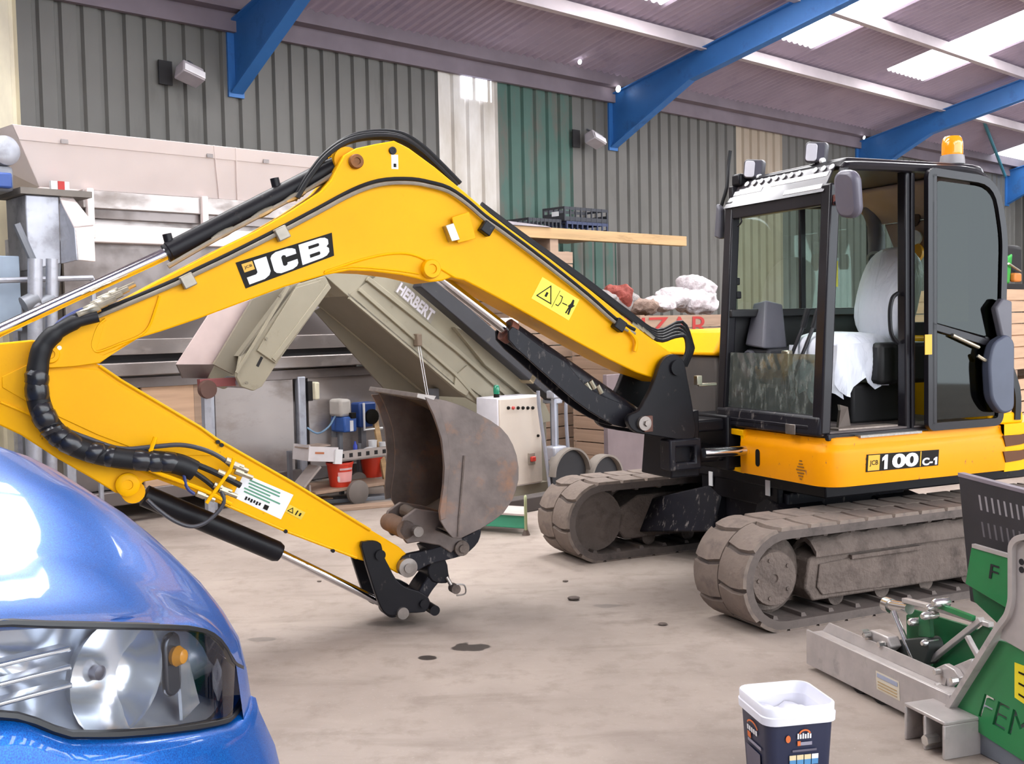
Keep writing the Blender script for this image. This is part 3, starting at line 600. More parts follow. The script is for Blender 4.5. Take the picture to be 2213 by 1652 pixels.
for k in range(4):
    c = Yv(168 + k * 15, 684 - k * 11, .23 - .05 * k); d = (Yv(230 + k * 15, 655 - k * 11, .22 - .05 * k) - c).normalized()
    P('hose_fitting', MB().tube([c, c + d * .06, c + d * .065, c + d * .11, c + d * .115, c + d * .2], [.022, .022, .026, .026, .016, .014], 8), ZNC, BOOM)
P('thin_hose', MB().tube(smooth([Yv(*q, .20) for q in ((112, 918), (190, 948), (260, 970), (330, 966), (390, 962), (440, 972), (478, 990), (505, 1012))], 5), .012, 8), RUBG, DIP)
P('thin_hose', MB().tube(smooth([Yv(*q, .20) for q in ((330, 985), (385, 992), (425, 1005), (470, 1024), (520, 1050))], 5), .016, 8), RUB, DIP)
P('thin_hose', MB().tube(smooth([Yv(*q, .19) for q in ((370, 1000), (400, 1010), (440, 1035), (470, 1060))], 5), .014, 8), RUB, DIP)
P('thin_hose', MB().tube(smooth([Yv(*q, .21) for q in ((396, 1006), (398, 1030), (405, 1055), (420, 1068))], 5), .009, 8), BLUEH, DIP)
P('looped_hose', MB().tube(smooth([Yv(*q, .21) for q in ((478, 1062), (484, 1085), (468, 1110), (440, 1132), (410, 1138), (375, 1125), (340, 1100), (318, 1080))], 5), .011, 8), RUBG, DIP)
for px, py in ((498, 1003), (470, 1020), (508, 1018), (462, 1048), (474, 1058), (425, 1066), (488, 995)):
    c = Yv(px, py, .2); P('hose_fitting', MB().tube([c, c + V((-.04, 0, -.02)), c + V((-.042, 0, -.021)), c + V((-.09, 0, -.045))], [.018, .018, .013, .013], 8), ZNC, DIP)
P('hose_guard', MB().tube(smooth(Ysv([(336, 945), (322, 985), (318, 1004), (330, 1018), (440, 1060), (500, 1090)], DW + .09), 4), .012, 8), YEL, DIP)
P('hose_guard', MB().tube(Ysv([(506, 990), (498, 1016), (446, 1088)], DW + .1), .010, 8), YEL, DIP)
# --- bucket ram under the dipper
b0, b1, b2 = ax((285, 1060), 0), ax((606, 1196), 0), ax((842, 1312), 0)
RAM = P('bucket_ram', MB().tube([b0 + (b1 - b0) * .08, b1 - (b1 - b0) * .03, b1], [.058, .058, .048], 24), BLK, l='black hydraulic ram under the dipper')
P('ram_rod', MB().cyl(b1 - (b1 - b0) * .02, b2, .024), CHR, RAM); P('ram_eye', MB().cyl(b2 - V((0, .06, 0)), b2 + V((0, .06, 0)), .05), BLK, RAM); P('ram_eye', MB().cyl(b0 - V((0, .07, 0)), b0 + V((0, .07, 0)), .06), YELD, RAM)
# --- tipping linkage and quick hitch
TL1 = [(781, 1182), (790, 1172), (808, 1170), (824, 1176), (829, 1200), (842, 1226), (856, 1252), (878, 1270), (905, 1278), (926, 1292), (929, 1308), (918, 1324), (880, 1326), (850, 1332), (834, 1328), (822, 1312), (806, 1268)]
TL2 = [(768, 1210), (782, 1212), (806, 1268), (822, 1300), (812, 1304), (790, 1278)]
LN = P('tipping_link', MB().prism(smooth(Ysv(TL1, .165), 2, True), (0, -.04, 0)), BLK, bev=.006)
P('tipping_link', MB().prism(smooth([q - V((0, .29, 0)) for q in Ysv(TL1, .165)], 2, True), (0, -.04, 0)), BLK, bev=.006)
for px, py, r in ((801, 1188, .03), (849, 1311, .034), (916, 1305, .03), (893, 1291, .024)):
    c = Yv(px, py, 0); P('link_pin', MB().cyl(c + V((0, -.2, 0)), c + V((0, .185, 0)), r, n=16), STEELW if py > 1300 and px < 900 else BLK)
P('bucket_link', MB().ribbon(smooth(Ysv([(908, 1298), (925, 1270), (944, 1246), (958, 1225)], .09), 4), .075, .18, (0, -1, 0)), BLKM, bev=.01)
QH = [(862, 1222), (872, 1204), (892, 1196), (930, 1188), (978, 1172), (1005, 1160), (1022, 1152), (1038, 1142), (1040, 1152), (1034, 1172), (1018, 1190), (1000, 1202), (962, 1212), (925, 1222), (898, 1238), (880, 1243), (866, 1238)]
QHO = P('quick_hitch', MB().prism(smooth(Ysv(QH, .14), 2, True), (0, -.04, 0)).prism(smooth(Ysv(QH, -.10), 2, True), (0, -.04, 0)).prism(Ysv([(930, 1190), (1000, 1165), (1005, 1185), (940, 1212)], .12), (0, -.24, 0)), BLKM, bev=.008, l='black quick hitch')
P('hitch_hook', MB().prism(smooth(Ysv([(930, 1218), (962, 1208), (970, 1240), (972, 1258), (955, 1262), (935, 1258), (925, 1240)], .1), 2, True), (0, -.2, 0)), BLK, bev=.008)
for px, py, r in ((879, 1226, .055), (995, 1184, .045)):
    c = Yv(px, py, .14); P('hitch_pin', MB().lathe(c, (0, 1, 0), [(r, -.3), (r, .03), (r * .5, .032), (r * .5, .045), (0, .045)], 20), STEELW if px < 900 else MUD, QHO)
c = Yv(978, 1270, .1); P('lock_pin', MB().cyl(c, c + V((0, .06, 0)), .028), MUD, QHO); P('lock_ring', MB().tube(smooth([c + V((dx, .06, dz)) for dx, dz in ((0, .03), (-.05, .02), (-.055, -.03), (0, -.035))], 4), .005, 6), STEELW, QHO)
P('lock_stem', MB().cyl(Yv(965, 1248, .1), Yv(978, 1270, .12), .012), STEELW, QHO)
# --- bucket
NB, FB = .42, -.42
side = [(917, 858), (964, 866), (1000, 878), (1029, 892), (1060, 909), (1083, 925), (1098, 942), (1109, 962), (1117, 985), (1121, 1010), (1121, 1037), (1115, 1062), (1106, 1084), (1088, 1110), (1064, 1128), (1040, 1143), (1015, 1155), (995, 1165), (978, 1163), (964, 1147), (951, 1125), (949, 1105), (953, 1080), (957, 1050), (959, 1010), (957, 980), (953, 950), (946, 925), (936, 898), (926, 876)]
sp = Ysv(side, NB)
BKT = P('bucket', MB().prism(sp, (0, -.016, 0)), BUCK, bev=.003, l='worn steel digging bucket')
P('far_side_plate', MB().prism([q + V((0, FB - NB + .016, 0)) for q in sp], (0, -.016, 0)), BUCK, BKT, bev=.003)
back = [sp[i] for i in range(0, 19)]; cen = V((0, 0, 0))
for q in sp: cen += q / len(sp)
inn = []
for i, q in enumerate(back):
    t = (back[min(i + 1, len(back) - 1)] - back[max(i - 1, 0)]).normalized(); nn = V((t.z, 0, -t.x));
    if nn.dot(cen - q) < 0: nn = -nn
    inn.append(q + nn * .018)
sh = MB()
for r_ in (back, inn): sh.grid([[V((q.x, NB - .016, q.z)) for q in r_], [V((q.x, FB + .016, q.z)) for q in r_]])
sh.grid([[V((back[k].x, y, back[k].z)) for y in (NB, FB)] for k in (0,)] + [[V((inn[0].x, y, inn[0].z)) for y in (NB, FB)]])
P('bucket_shell', sh, BUCKI, BKT)
# worn cutting edge along the top and side cutters
lip = sp[0]; dl = (sp[1] - sp[0]).normalized(); P('cutting_edge', MB().prism([lip + dl * -.05 + V((0, .006, -.012)), lip + dl * .05 + V((0, .006, -.022)), lip + dl * .07 + V((0, .006, .016)), lip + dl * -.04 + V((0, .006, .014))], (0, FB - NB - .012, 0)), STEELW, BKT, bev=.003)
P('side_cutter', MB().prism(Ysv([(917, 858), (945, 868), (956, 905), (968, 950), (972, 1000), (966, 1060), (962, 1120), (951, 1125), (949, 1105), (957, 1050), (959, 1010), (953, 950), (936, 898)], NB), (0, .012, 0)), BUCK, BKT, bev=.003)
P('side_cutter', MB().prism([q + V((0, FB - NB - .0, 0)) for q in Ysv([(905, 870), (945, 868), (956, 905), (968, 950), (972, 1000), (966, 1060), (962, 1120), (938, 1125), (936, 1105), (940, 1050), (942, 1010), (936, 950), (920, 898)], NB)], (0, -.012, 0)), BUCK, BKT, bev=.003)
P('wear_strip', MB().tube(Ysv([(1003, 985), (998, 1050), (992, 1120), (990, 1160)], NB + .004), .006, 6), MUD, BKT)
for y in (.15, -.15):
    e = MB().prism([V((q.x, y, q.z)) for q in Ysv([(862, 1150), (872, 1120), (900, 1100), (950, 1108), (990, 1120), (1000, 1170), (975, 1196), (950, 1180), (905, 1172), (880, 1176)], .15)], (0, -.03 if y > 0 else .03, 0)); P('bucket_ear', e, BUCK, BKT, bev=.006)
c0, c1 = Yv(905, 1150, .2), Yv(880, 1130, .16)
P('bucket_pin', MB().cyl(c0, c0 + V((0, -.42, 0)), .03), STEELW, BKT); P('ear_tube', MB().cyl(V((c0.x + .06, .15, c0.z + .01)), V((c0.x + .06, -.15, c0.z + .01)), .055), mat('rusty_steel', '#6A5242', .75, .2, .25, 10), BKT)
P('lip_clods', MB().bx(c0.x - .05, c0.x + .02, -.1, .1, c0.z + .04, c0.z + .12), BUCKI, BKT, bev=.03)
# --- boom ram under the boom (guarded barrel and chrome rod)
m0, m1, m2 = ax((1385, 915), .0), ax((1092, 712), .0), ax((930, 585), .0)
RAM = P('boom_ram', MB().tube([m0, m0 + (m1 - m0) * .98, m1], [.07, .07, .055], 20), BLKM, l='mud-splashed black ram lifting the boom')
P('ram_rod', MB().cyl(m1, m2, .034), CHR, RAM); P('ram_eye', MB().cyl(m2 - V((0, .1, 0)), m2 + V((0, .1, 0)), .06), YEL, RAM); P('ram_gland', MB().cyl(m1, m1 + (m0 - m1).normalized() * .05, .074), mat('rust_ring', '#6B3E30', .7), RAM)
g = [(1108, 706), (1150, 735), (1185, 760), (1225, 785), (1262, 830), (1300, 855), (1360, 880), (1375, 905), (1350, 925), (1300, 905), (1245, 868), (1190, 820), (1140, 775), (1100, 735)]
P('ram_guard', MB().prism(smooth(Ysv(g, .1), 2, True), (0, -.02, 0)).prism(smooth([q - V((0, .18, 0)) for q in Ysv(g, .1)], 2, True), (0, -.02, 0)), BLKM, RAM, bev=.004)
for px, py in ((1285, 840), (1300, 850), (1258, 838), (1275, 845)):
    c = Yv(px, py, .07); P('ram_fitting', MB().cyl(c, c + V((.03, 0, .05)), .016, n=8), ZNC, RAM)
# --- cab
CAB = P('cab_floor', MB().prism([(.70, .03, 1.02), (.70, 1.04, 1.02), (-.64, 1.06, 1.02), (-.64, .03, 1.02)], (0, 0, .035)), mat('dusty_cab_floor', '#5D5452', .8, 0, .2, 8), l='cab floor with dusty mat')
def cp(name, mb, m, **k): return P(name, mb, m, EX, **k)
def pillar(p0, p1, w, d): 
    p0, p1 = V(p0), V(p1); h = [V((sx * w / 2, sy * d / 2, 0)) for sx, sy in ((-1, -1), (1, -1), (1, 1), (-1, 1))]
    return MB().hexa([p0 + q for q in h], [p1 + q for q in h])
AN0, AN1, AF0, AF1 = V((.70, 1.005, 1.04)), V((.615, 1.005, 2.50)), V((.70, .06, 1.04)), V((.61, .06, 2.50))
cp('front_pillar', pillar(AN0, AN1, .075, .085), BLKC, bev=.012); cp('front_pillar', pillar(AF0, AF1, .07, .085), BLKC, bev=.012)
for t0, t1, nm, w in ((.955, 1.0, 'windscreen_header', .05),):
    a, b = AF0.lerp(AF1, .945), AN0.lerp(AN1, .945); cp(nm, MB().bx(a.x - .03, a.x + .03, a.y, b.y, a.z - .04, a.z + .045), BLKC, bev=.008)
cp('front_sill', MB().hexa([V((.66, .02, 1.03)), V((.755, .02, 1.03)), V((.755, 1.045, 1.03)), V((.66, 1.045, 1.03))], [V((.66, .02, 1.15)), V((.735, .02, 1.15)), V((.735, 1.045, 1.15)), V((.66, 1.045, 1.15))]), BLKM, bev=.02)
cp('front_sill_rail', MB().bx(.735, .752, .12, .95, 1.07, 1.09), BLKM, bev=.004)
c = Xv(1708, 928, .757); cp('latch_plate', MB().bx(.752, .76, c.y - .045, c.y + .045, c.z - .03, c.z + .03), STEELW, bev=.003)
# dirty lower windscreen pane
k = N('mud_spattered_glass'); t = k.n('ShaderNodeBsdfTransparent'); t.inputs['Color'].default_value = lin('#B9C4BE'); df = k.n('ShaderNodeBsdfDiffuse'); df.inputs['Color'].default_value = lin('#8B8F8A'); gl = k.n('ShaderNodeBsdfGlossy'); gl.inputs['Roughness'].default_value = .05
mx = k.n('ShaderNodeMixShader'); k.l(k.ramp(k.noise(26, 5, .7, (1, 1, .35)), .5, .75, .16, .8), mx.inputs[0]); k.l(t.outputs[0], mx.inputs[1]); k.l(df.outputs[0], mx.inputs[2])
m2 = k.n('ShaderNodeMixShader'); m2.inputs[0].default_value = .06; k.l(mx.outputs[0], m2.inputs[1]); k.l(gl.outputs[0], m2.inputs[2]); k.l(m2.outputs[0], k.t.nodes['Material Output'].inputs['Surface']); GDIRT = k.m
lo = [AF0.lerp(AN0, t_) for t_ in (.05, .95)]; z1 = Xv(1650, 764, .69).z; tt = (z1 - AF0.z) / (AF1.z - AF0.z); hi = [AF0.lerp(AF1, tt).lerp(AN0.lerp(AN1, tt), t_) for t_ in (.95, .05)]
cp('lower_windscreen', MB().prism([lo[0], lo[1], hi[0], hi[1]], (.005, 0, 0)), GDIRT)
# roof, visor, grab rail
roofp = rounded([(.55, .01, 2.585), (.55, 1.055, 2.585), (-.50, 1.06, 2.585), (-.66, 1.0, 2.585), (-.66, .05, 2.585)], [.04, .05, .15, .1, .1], 4)
cp('cab_roof', MB().hexa(roofp, [V((q.x * .97, (q.y - .53) * .97 + .53, 2.655)) for q in roofp]), BLKC, bev=.02)
VIS = cp('visor_panel', MB().hexa([V((.655, .03, 2.455)), V((.665, .03, 2.455)), V((.665, .995, 2.455)), V((.655, .995, 2.455))], [V((.55, .06, 2.615)), V((.56, .06, 2.62)), V((.56, .975, 2.62)), V((.55, .975, 2.615))]), mat('smoked_visor', '#3C383C', .3, 0, .1, 3, coat=.25), l='glossy smoked visor over the windscreen')
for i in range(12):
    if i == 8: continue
    y = .17 + i * .073; P('visor_light_dot', MB().lathe((.575, y, 2.601), (.84, 0, .54), [(0, 0), (.019, .002), (.019, .008), (0, .009)], 10), mat('painted_hole_light', '#F4F2F4', .3) if i == 0 else bpy.data.materials['painted_hole_light'], VIS)  # white discs paint the daylight showing through the visor's perforations
for y0, y1, z in ((.07, .36, 2.545), (.44, .96, 2.562), (.62, .96, 2.487)):
    x = .665 - (z - 2.455) * .64; P('visor_reflection', MB().hexa([V((x + .003, y0, z - .014)), V((x + .003, y1, z - .014)), V((x - .013, y1, z + .014)), V((x - .013, y0, z + .014))], [q + V((.006, 0, .004)) for q in (V((x + .003, y0, z - .014)), V((x + .003, y1, z - .014)), V((x - .013, y1, z + .014)), V((x - .013, y0, z + .014)))]), mat('painted_visor_reflection', '#EDEBEE', .2) if y0 == .07 else bpy.data.materials['painted_visor_reflection'], VIS)  # pale strips paint rooflight reflections onto the visor
cp('roof_gutter', MB().tube(smooth([(.57, 1.05, 2.5), (.56, 1.055, 2.58), (.5, 1.06, 2.60), (0, 1.065, 2.605), (-.45, 1.065, 2.6), (-.60, 1.06, 2.5), (-.66, 1.05, 2.35), (-.665, 1.05, 1.9), (-.665, 1.05, 1.03)], 5), .028, 8), BLKC)
# near side: B-post, rear corner, sill
cp('door_post', MB().bx(.005, .085, .98, 1.05, 1.03, 2.60), BLKC, bev=.01); cp('door_post_trim', MB().bx(.03, .05, 1.05, 1.062, 1.03, 2.58), BLKC, bev=.004)
cp('rear_post', pillar((-.62, .98, 1.03), (-.60, .98, 2.58), .09, .12), BLKC, bev=.02); cp('rear_post', pillar((-.62, .07, 1.03), (-.60, .07, 2.58), .09, .1), BLKC, bev=.02)
cp('door_sill', MB().bx(-.66, .70, 1.0, 1.068, 1.005, 1.045), BLKC, bev=.006); cp('sill_plate', MB().bx(.12, .58, .92, 1.02, 1.056, 1.066), mat('worn_sill_plate', '#8E8178', .5, .4, .2, 30))
# far side: frame, window bars and panes
cp('far_side_panel', MB().bx(-.62, .68, .025, .05, 1.03, 1.77), mat('black_trim', '#141316', .6), bev=.006)
cp('far_top_rail', MB().bx(-.62, .62, .025, .07, 2.47, 2.6), BLKC, bev=.006); cp('far_window_bar', MB().bx(.005, .045, .03, .06, 1.77, 2.5), BLKC, bev=.004); cp('far_sill', MB().bx(-.62, .68, .03, .13, 1.735, 1.79), mat('black_sill', '#18171A', .5), bev=.01)
cp('far_window', MB().bx(-.58, .0, .04, .044, 1.79, 2.48), GLASS); cp('far_window', MB().bx(.05, .60, .04, .044, 1.79, 2.48), GLASS)
cp('window_catch', MB().bx(.56, .60, .05, .08, 1.86, 1.91), RUB, bev=.008); cp('window_catch', MB().bx(.57, .61, .05, .08, 1.95, 2.0), RUB, bev=.008)
c = Yv(1803, 592, .05); cp('warning_tag', MB().bx(c.x - .03, c.x + .03, .05, .054, c.z - .09, c.z + .09), SAFE)
# rear wall, rear window
cp('rear_panel', MB().bx(-.65, -.60, .05, 1.0, 1.03, 1.68), mat('rear_trim', '#221F21', .7), bev=.006); cp('rear_top_rail', MB().bx(-.66, -.6, .05, 1.0, 2.42, 2.6), BLKC, bev=.006); cp('rear_window', MB().bx(-.64, -.635, .1, .95, 1.68, 2.42), GLASS)
HL = mat('beige_headliner', '#9E8D85', .85); cp('headliner', MB().hexa([V((-.58, .08, 2.36)), V((-.3, .08, 2.56)), V((-.3, .95, 2.56)), V((-.58, .95, 2.36))], [V((-.59, .08, 2.58)), V((-.3, .08, 2.585)), V((-.3, .95, 2.585)), V((-.59, .95, 2.58))]), HL, bev=.01)
cp('headliner_panel', MB().prism([(-.585, .30, 2.16), (-.585, .62, 2.16), (-.585, .72, 2.36), (-.585, .2, 2.36)], (.02, 0, 0)), HL, bev=.01)
cp('interior_speaker', MB().lathe((-.54, .47, 2.40), (1, 0, -.3), [(0, 0), (.085, 0), (.085, .012), (0, .02)], 20), mat('dark_grille', '#3D2B2C', .7))
cp('corner_trim', MB().tube(smooth([(-.56, .12, 1.5), (-.565, .12, 2.0), (-.55, .14, 2.3), (-.45, .16, 2.5)], 4), [.06] * 9 + [.05] * 4, 10), mat('grey_trim', '#57545C', .6))
cp('air_vent', MB().lathe((-.48, .2, 2.12), (.9, .45, 0), [(.055, -.03), (.055, .02), (.035, .025), (.033, .0), (0, .0)], 18), mat('grey_vent', '#76736F', .6)); cp('orange_reflector', MB().lathe((-.52, .52, 2.14), (.9, .4, .1), [(0, 0), (.07, 0), (.065, .03), (0, .035)], 16), mat('orange_plastic', '#E39A25', .4)); cp('white_reflector', MB().lathe((-.53, .52, 2.24), (.9, .4, .1), [(0, 0), (.05, 0), (.05, .03), (0, .035)], 16), LABW)
# seat under white plastic
k = N('white_plastic_cover'); k.b.inputs['Base Color'].default_value = lin('#DFE2EC'); k.b.inputs['Roughness'].default_value = .35; k.b.inputs['Subsurface Weight'].default_value = 0.0; k.bump(k.noise(9, 3, .5, (1, 1, .4), 1.2), .5, .04); PLAS = k.m
def puff(cx, cy, cz, sx, sy, sz, tilt, seed, e=3.2, fine=1):
    rnd = random.Random(seed); rows = []; M = Matrix.Translation((cx, cy, cz)) @ Matrix.Rotation(tilt, 4, 'Y')
    for i in range(16 * fine + 1):
        u = -math.pi / 2 + math.pi * i / 16 / fine; r = []
        for j in range(28 * fine):
            v = 2 * math.pi * j / 28 / fine; f = lambda c_: math.copysign(abs(c_) ** (2 / e), c_)
            w = 1 + .022 * math.sin(5 * v + 3 * u + seed) + .015 * math.sin(11 * v - 4 * u)
            x, y, z = sx * f(math.cos(u)) * f(math.cos(v)) * w, sy * f(math.cos(u)) * f(math.sin(v)) * w, sz * f(math.sin(u))
            r.append(M @ V((x, y, z)))
        rows.append(r)
    return MB().grid(rows, True)
cp('seat_base', MB().bx(-.25, .20, .36, .72, 1.05, 1.30), mat('black_seat_base', '#151416', .7), bev=.02); 
cp('seat_cushion', puff(.12, .55, 1.50, .29, .25, .13, -.05, 1), PLAS, l='seat cushion wrapped in white plastic')
cp('seat_backrest', puff(-.26, .55, 1.86, .10, .25, .32, -.22, 2, 2.6), PLAS, l='seat backrest wrapped in white plastic')
dr = []
for i in range(9):
    t_ = i / 8; dr.append([V((.40 - .2 * abs(j / 14 - .5) ** 2 + .012 * math.sin(j * 1.3 + i * .5) * (.3 + t_), .30 + .5 * j / 14, 1.55 - (.33 + .04 * math.sin(j * .9)) * t_)) for j in range(15)])
cp('plastic_drape', MB().shell(dr, (-.004, 0, 0)), PLAS)
dr = []
for i in range(9):
    t_ = i / 8; dr.append([V((-.02 + .42 * j / 14, .805 + .02 * math.sin(j * 1.5 + i * .4) * (.3 + t_), 1.56 - (.27 + .06 * math.sin(j * .7) * (j > 3)) * t_)) for j in range(15)])
cp('plastic_drape', MB().shell(dr, (0, -.004, 0)), PLAS)
cp('armrest_console', MB().bx(-.3, .12, .74, .88, 1.3, 1.56), mat('black_console', '#101012', .6), bev=.03); cp('seat_latch', MB().bx(.02, .08, .78, .84, 1.30, 1.335), mat('orange_latch', '#C98A22', .5), bev=.01)
# consoles, monitor, levers
GRY = mat('grey_plastic', '#5A5961', .55, 0, .08, 5)
cp('monitor', MB().hexa([V((.36, .10, 1.55)), V((.56, .10, 1.55)), V((.56, .30, 1.53)), V((.36, .30, 1.53))], [V((.30, .04, 1.80)), V((.44, .04, 1.83)), V((.44, .18, 1.85)), V((.30, .18, 1.82))]), GRY, bev=.015, l='grey operator monitor pod')
CON = cp('side_console', MB().hexa([V((.1, .06, 1.06)), V((.55, .06, 1.06)), V((.55, .30, 1.06)), V((.1, .30, 1.06))], [V((.1, .06, 1.55)), V((.52, .06, 1.53)), V((.52, .30, 1.53)), V((.1, .30, 1.55))]), mat('dark_console', '#38383C', .6), bev=.02)
for y, z in ((.14, 1.47), (.24, 1.38)): P('vent_ring', MB().lathe((.54, y, z), (1, .2, 0), [(.05, 0), (.05, .02), (.036, .022), (.034, .005), (0, .005)], 18), GRY, CON)
for y in (.42, .52): LV = cp('travel_lever', MB().tube([(.42, y, 1.06), (.50, y, 1.35), (.36, y + .06, 1.72)], .012, 8), BLKC); P('lever_grip', MB().cyl((.38, y + .05, 1.66), (.35, y + .065, 1.78), .02), RUB, LV)
cp('lever_plate', MB().bx(.46, .50, .40, .47, 1.36, 1.52), ZNC, bev=.008); cp('foot_pedal', MB().bx(.5, .62, .38, .48, 1.08, 1.13), BLK, bev=.01)
cp('floor_bracket', MB().prism([(.52, .95, 1.06), (.52, .97, 1.17), (.49, .93, 1.2), (.40, .9, 1.18), (.38, .9, 1.06)], (0, -.02, 0)), mat('bracket_steel', '#5E544E', .6, .3))
cp('grab_handle', MB().tube(smooth([(.10, 1.0, 1.86), (.16, 1.02, 1.83), (.18, 1.02, 1.75), (.17, 1.02, 1.62), (.10, 1.0, 1.56)], 5), .013, 8), RUB)
# open door folded back against the rear side
DO = MB().ribbon(rounded([(-.035, 1.10, 1.05), (-.62, 1.10, 1.05), (-.655, 1.10, 2.2), (-.58, 1.10, 2.54), (-.035, 1.10, 2.58)], [.03, .05, .1, .2, .04], 5), .048, .035, (0, 1, 0), True)
DOOR = cp('cab_door', DO, BLKC, bev=.008, l='glazed cab door folded open against the cab')
P('door_stile', MB().bx(-.085, -.04, 1.10, 1.135, 1.06, 2.57), BLKC, DOOR, bev=.006); P('door_mid_rail', MB().ribbon([(-.04, 1.105, 1.66), (-.5, 1.105, 1.55), (-.64, 1.105, 1.5)], .045, .03, (0, 1, 0)), BLKC, DOOR, bev=.004)
P('door_pane', MB().prism(rounded([(-.08, 1.115, 1.68), (-.62, 1.115, 1.56), (-.625, 1.115, 2.2), (-.55, 1.115, 2.5), (-.08, 1.115, 2.53)], [.02, .03, .08, .15, .05]), (0, .005, 0)), GLASST, DOOR); P('door_pane', MB().prism([(-.08, 1.115, 1.09), (-.60, 1.115, 1.09), (-.61, 1.115, 1.5), (-.08, 1.115, 1.62)], (0, .005, 0)), GLASST, DOOR)
LT = P('door_latch', MB().prism(rounded([(-.48, 1.135, 1.55), (-.60, 1.135, 1.60), (-.66, 1.135, 1.55), (-.66, 1.135, 1.12), (-.55, 1.135, 1.10), (-.46, 1.135, 1.2), (-.44, 1.135, 1.42)], .05), (0, .07, 0)), mat('blue_grey_plastic', '#474D5E', .5), DOOR, bev=.015, l='grey plastic door latch cover'); P('latch_arm', MB().prism([(-.52, 1.135, 1.76), (-.58, 1.135, 1.82), (-.66, 1.135, 1.80), (-.66, 1.135, 1.56), (-.58, 1.135, 1.56)], (0, .05, 0)), GRY, DOOR, bev=.012)
P('gas_strut', MB().cyl((-.20, 1.14, 1.60), (-.42, 1.14, 1.52), .012), ZNC, DOOR); c = Yv(2006, 745, 1.138); P('caution_label', MB().bx(c.x - .028, c.x + .028, 1.138, 1.141, c.z - .06, c.z + .06), GOLD, DOOR)
P('door_handle', MB().tube(smooth([(-.40, 1.15, 1.47), (-.44, 1.17, 1.44), (-.47, 1.15, 1.45)], 4), .012, 8), ZNC, DOOR)
# roof fittings: lamps, beacon, mirror, wiper
LH = mat('white_lamp_shell', '#D6D4DC', .3, .1, .06, 8)
for px, py in ((1632, 366), (1766, 330)):
    c = EXF.X(px, py, .50); M = Matrix.Translation(c) @ Matrix.Rotation(.65, 4, 'Z') @ Matrix.Rotation(-.12, 4, 'X') @ Matrix.Rotation(.1, 4, 'Y')
    L = cp('work_lamp', MB().prism([M @ V((.05, y, z)) for y, z in rrect(-.065, .065, -.062, .062, .025)], (M.to_3x3() @ V((-.07, 0, 0)))), mat('lamp_rim', '#4A484E', .4) if px < 1700 else bpy.data.materials['lamp_rim'], bev=.01, l='work lamp on the cab roof')
    P('lamp_lens', MB().prism([M @ V((.051, y, z)) for y, z in rrect(-.055, .012, -.052, .052, .018)], M.to_3x3() @ V((.006, 0, 0))), LH, L, bev=.004); P('lamp_face', MB().prism([M @ V((.051, y, z)) for y, z in rrect(.014, .055, -.052, .052, .015)], M.to_3x3() @ V((.004, 0, 0))), mat('lamp_face_grey', '#55535E', .4) if px < 1700 else bpy.data.materials['lamp_face_grey'], L)
    P('lamp_foot', MB().cyl(c + V((0, 0, -.12)), c + V((0, 0, -.05)), .015), BLK, L); P('lamp_knob', MB().cyl(c + V((.02, .06, -.06)), c + V((.02, .08, -.06)), .018, n=10), LABW, L)
cp('roof_bracket', MB().bx(.5, .6, .03, .12, 2.60, 2.68), BLK, bev=.015)
k = N('amber_lens'); k.b.inputs['Base Color'].default_value = lin('#F08A10'); k.b.inputs['Roughness'].default_value = .15; k.b.inputs['Emission Color'].default_value = lin('#F08A10'); k.b.inputs['Emission Strength'].default_value = .25; k.b.inputs['Coat Weight'].default_value = .6
bc = Yv(2058, 349, .93); B = cp('beacon', MB().lathe(bc - V((0, 0, .02)), (0, 0, 1), [(.075, 0), (.075, .02), (.07, .055), (.062, .058)], 24), mat('grey_beacon_base', '#8A8588', .4), l='grey base of the flashing beacon'); P('beacon_lens', MB().lathe(bc + V((0, 0, .036)), (0, 0, 1), [(.06, 0), (.064, .01), (.063, .07), (.057, .105), (.045, .118), (0, .122)], 24), k.m, B, l='amber beacon dome')
mc = V((.64, 1.21, 2.42)); M = Matrix.Translation(mc) @ Matrix.Rotation(math.radians(-8), 4, 'X') @ Matrix.Rotation(math.radians(12), 4, 'Y')
MI = cp('mirror', MB().prism([M @ V((0, y, z)) for y, z in rrect(-.09, .09, -.135, .135, .07, 6)], M.to_3x3() @ V((.06, .0, 0))), mat('grey_mirror_shell', '#5F5C68', .35, 0, .05), bev=.022, l='grey wing mirror beside the cab roof'); P('mirror_arm', MB().tube(smooth([(.60, 1.0, 2.40), (.64, 1.08, 2.38), (.66, 1.17, 2.40)], 4), .012, 8), BLKC, MI); P('arm_clamp', MB().bx(.60, .64, 1.03, 1.08, 2.37, 2.43), mat('rusty_clamp', '#6A3A34', .6), MI, bev=.006)
cp('hose_on_pillar', MB().tube(smooth([(.60, -.02, 2.30), (.62, -.06, 2.45), (.60, -.02, 2.60), (.57, -.04, 2.75), (.56, -.03, 2.85)], 4), .012, 8), RUB)
cp('far_mirror', MB().prism([(.66, -.09, 2.28), (.66, -.03, 2.26), (.66, -.02, 2.46), (.66, -.06, 2.50)], (-.05, 0, 0)), GRY, bev=.012)
cp('wiper_hook', MB().tube(smooth([(.63, .13, 2.42), (.64, .19, 2.36), (.64, .15, 2.33)], 4), .006, 6), RUB)
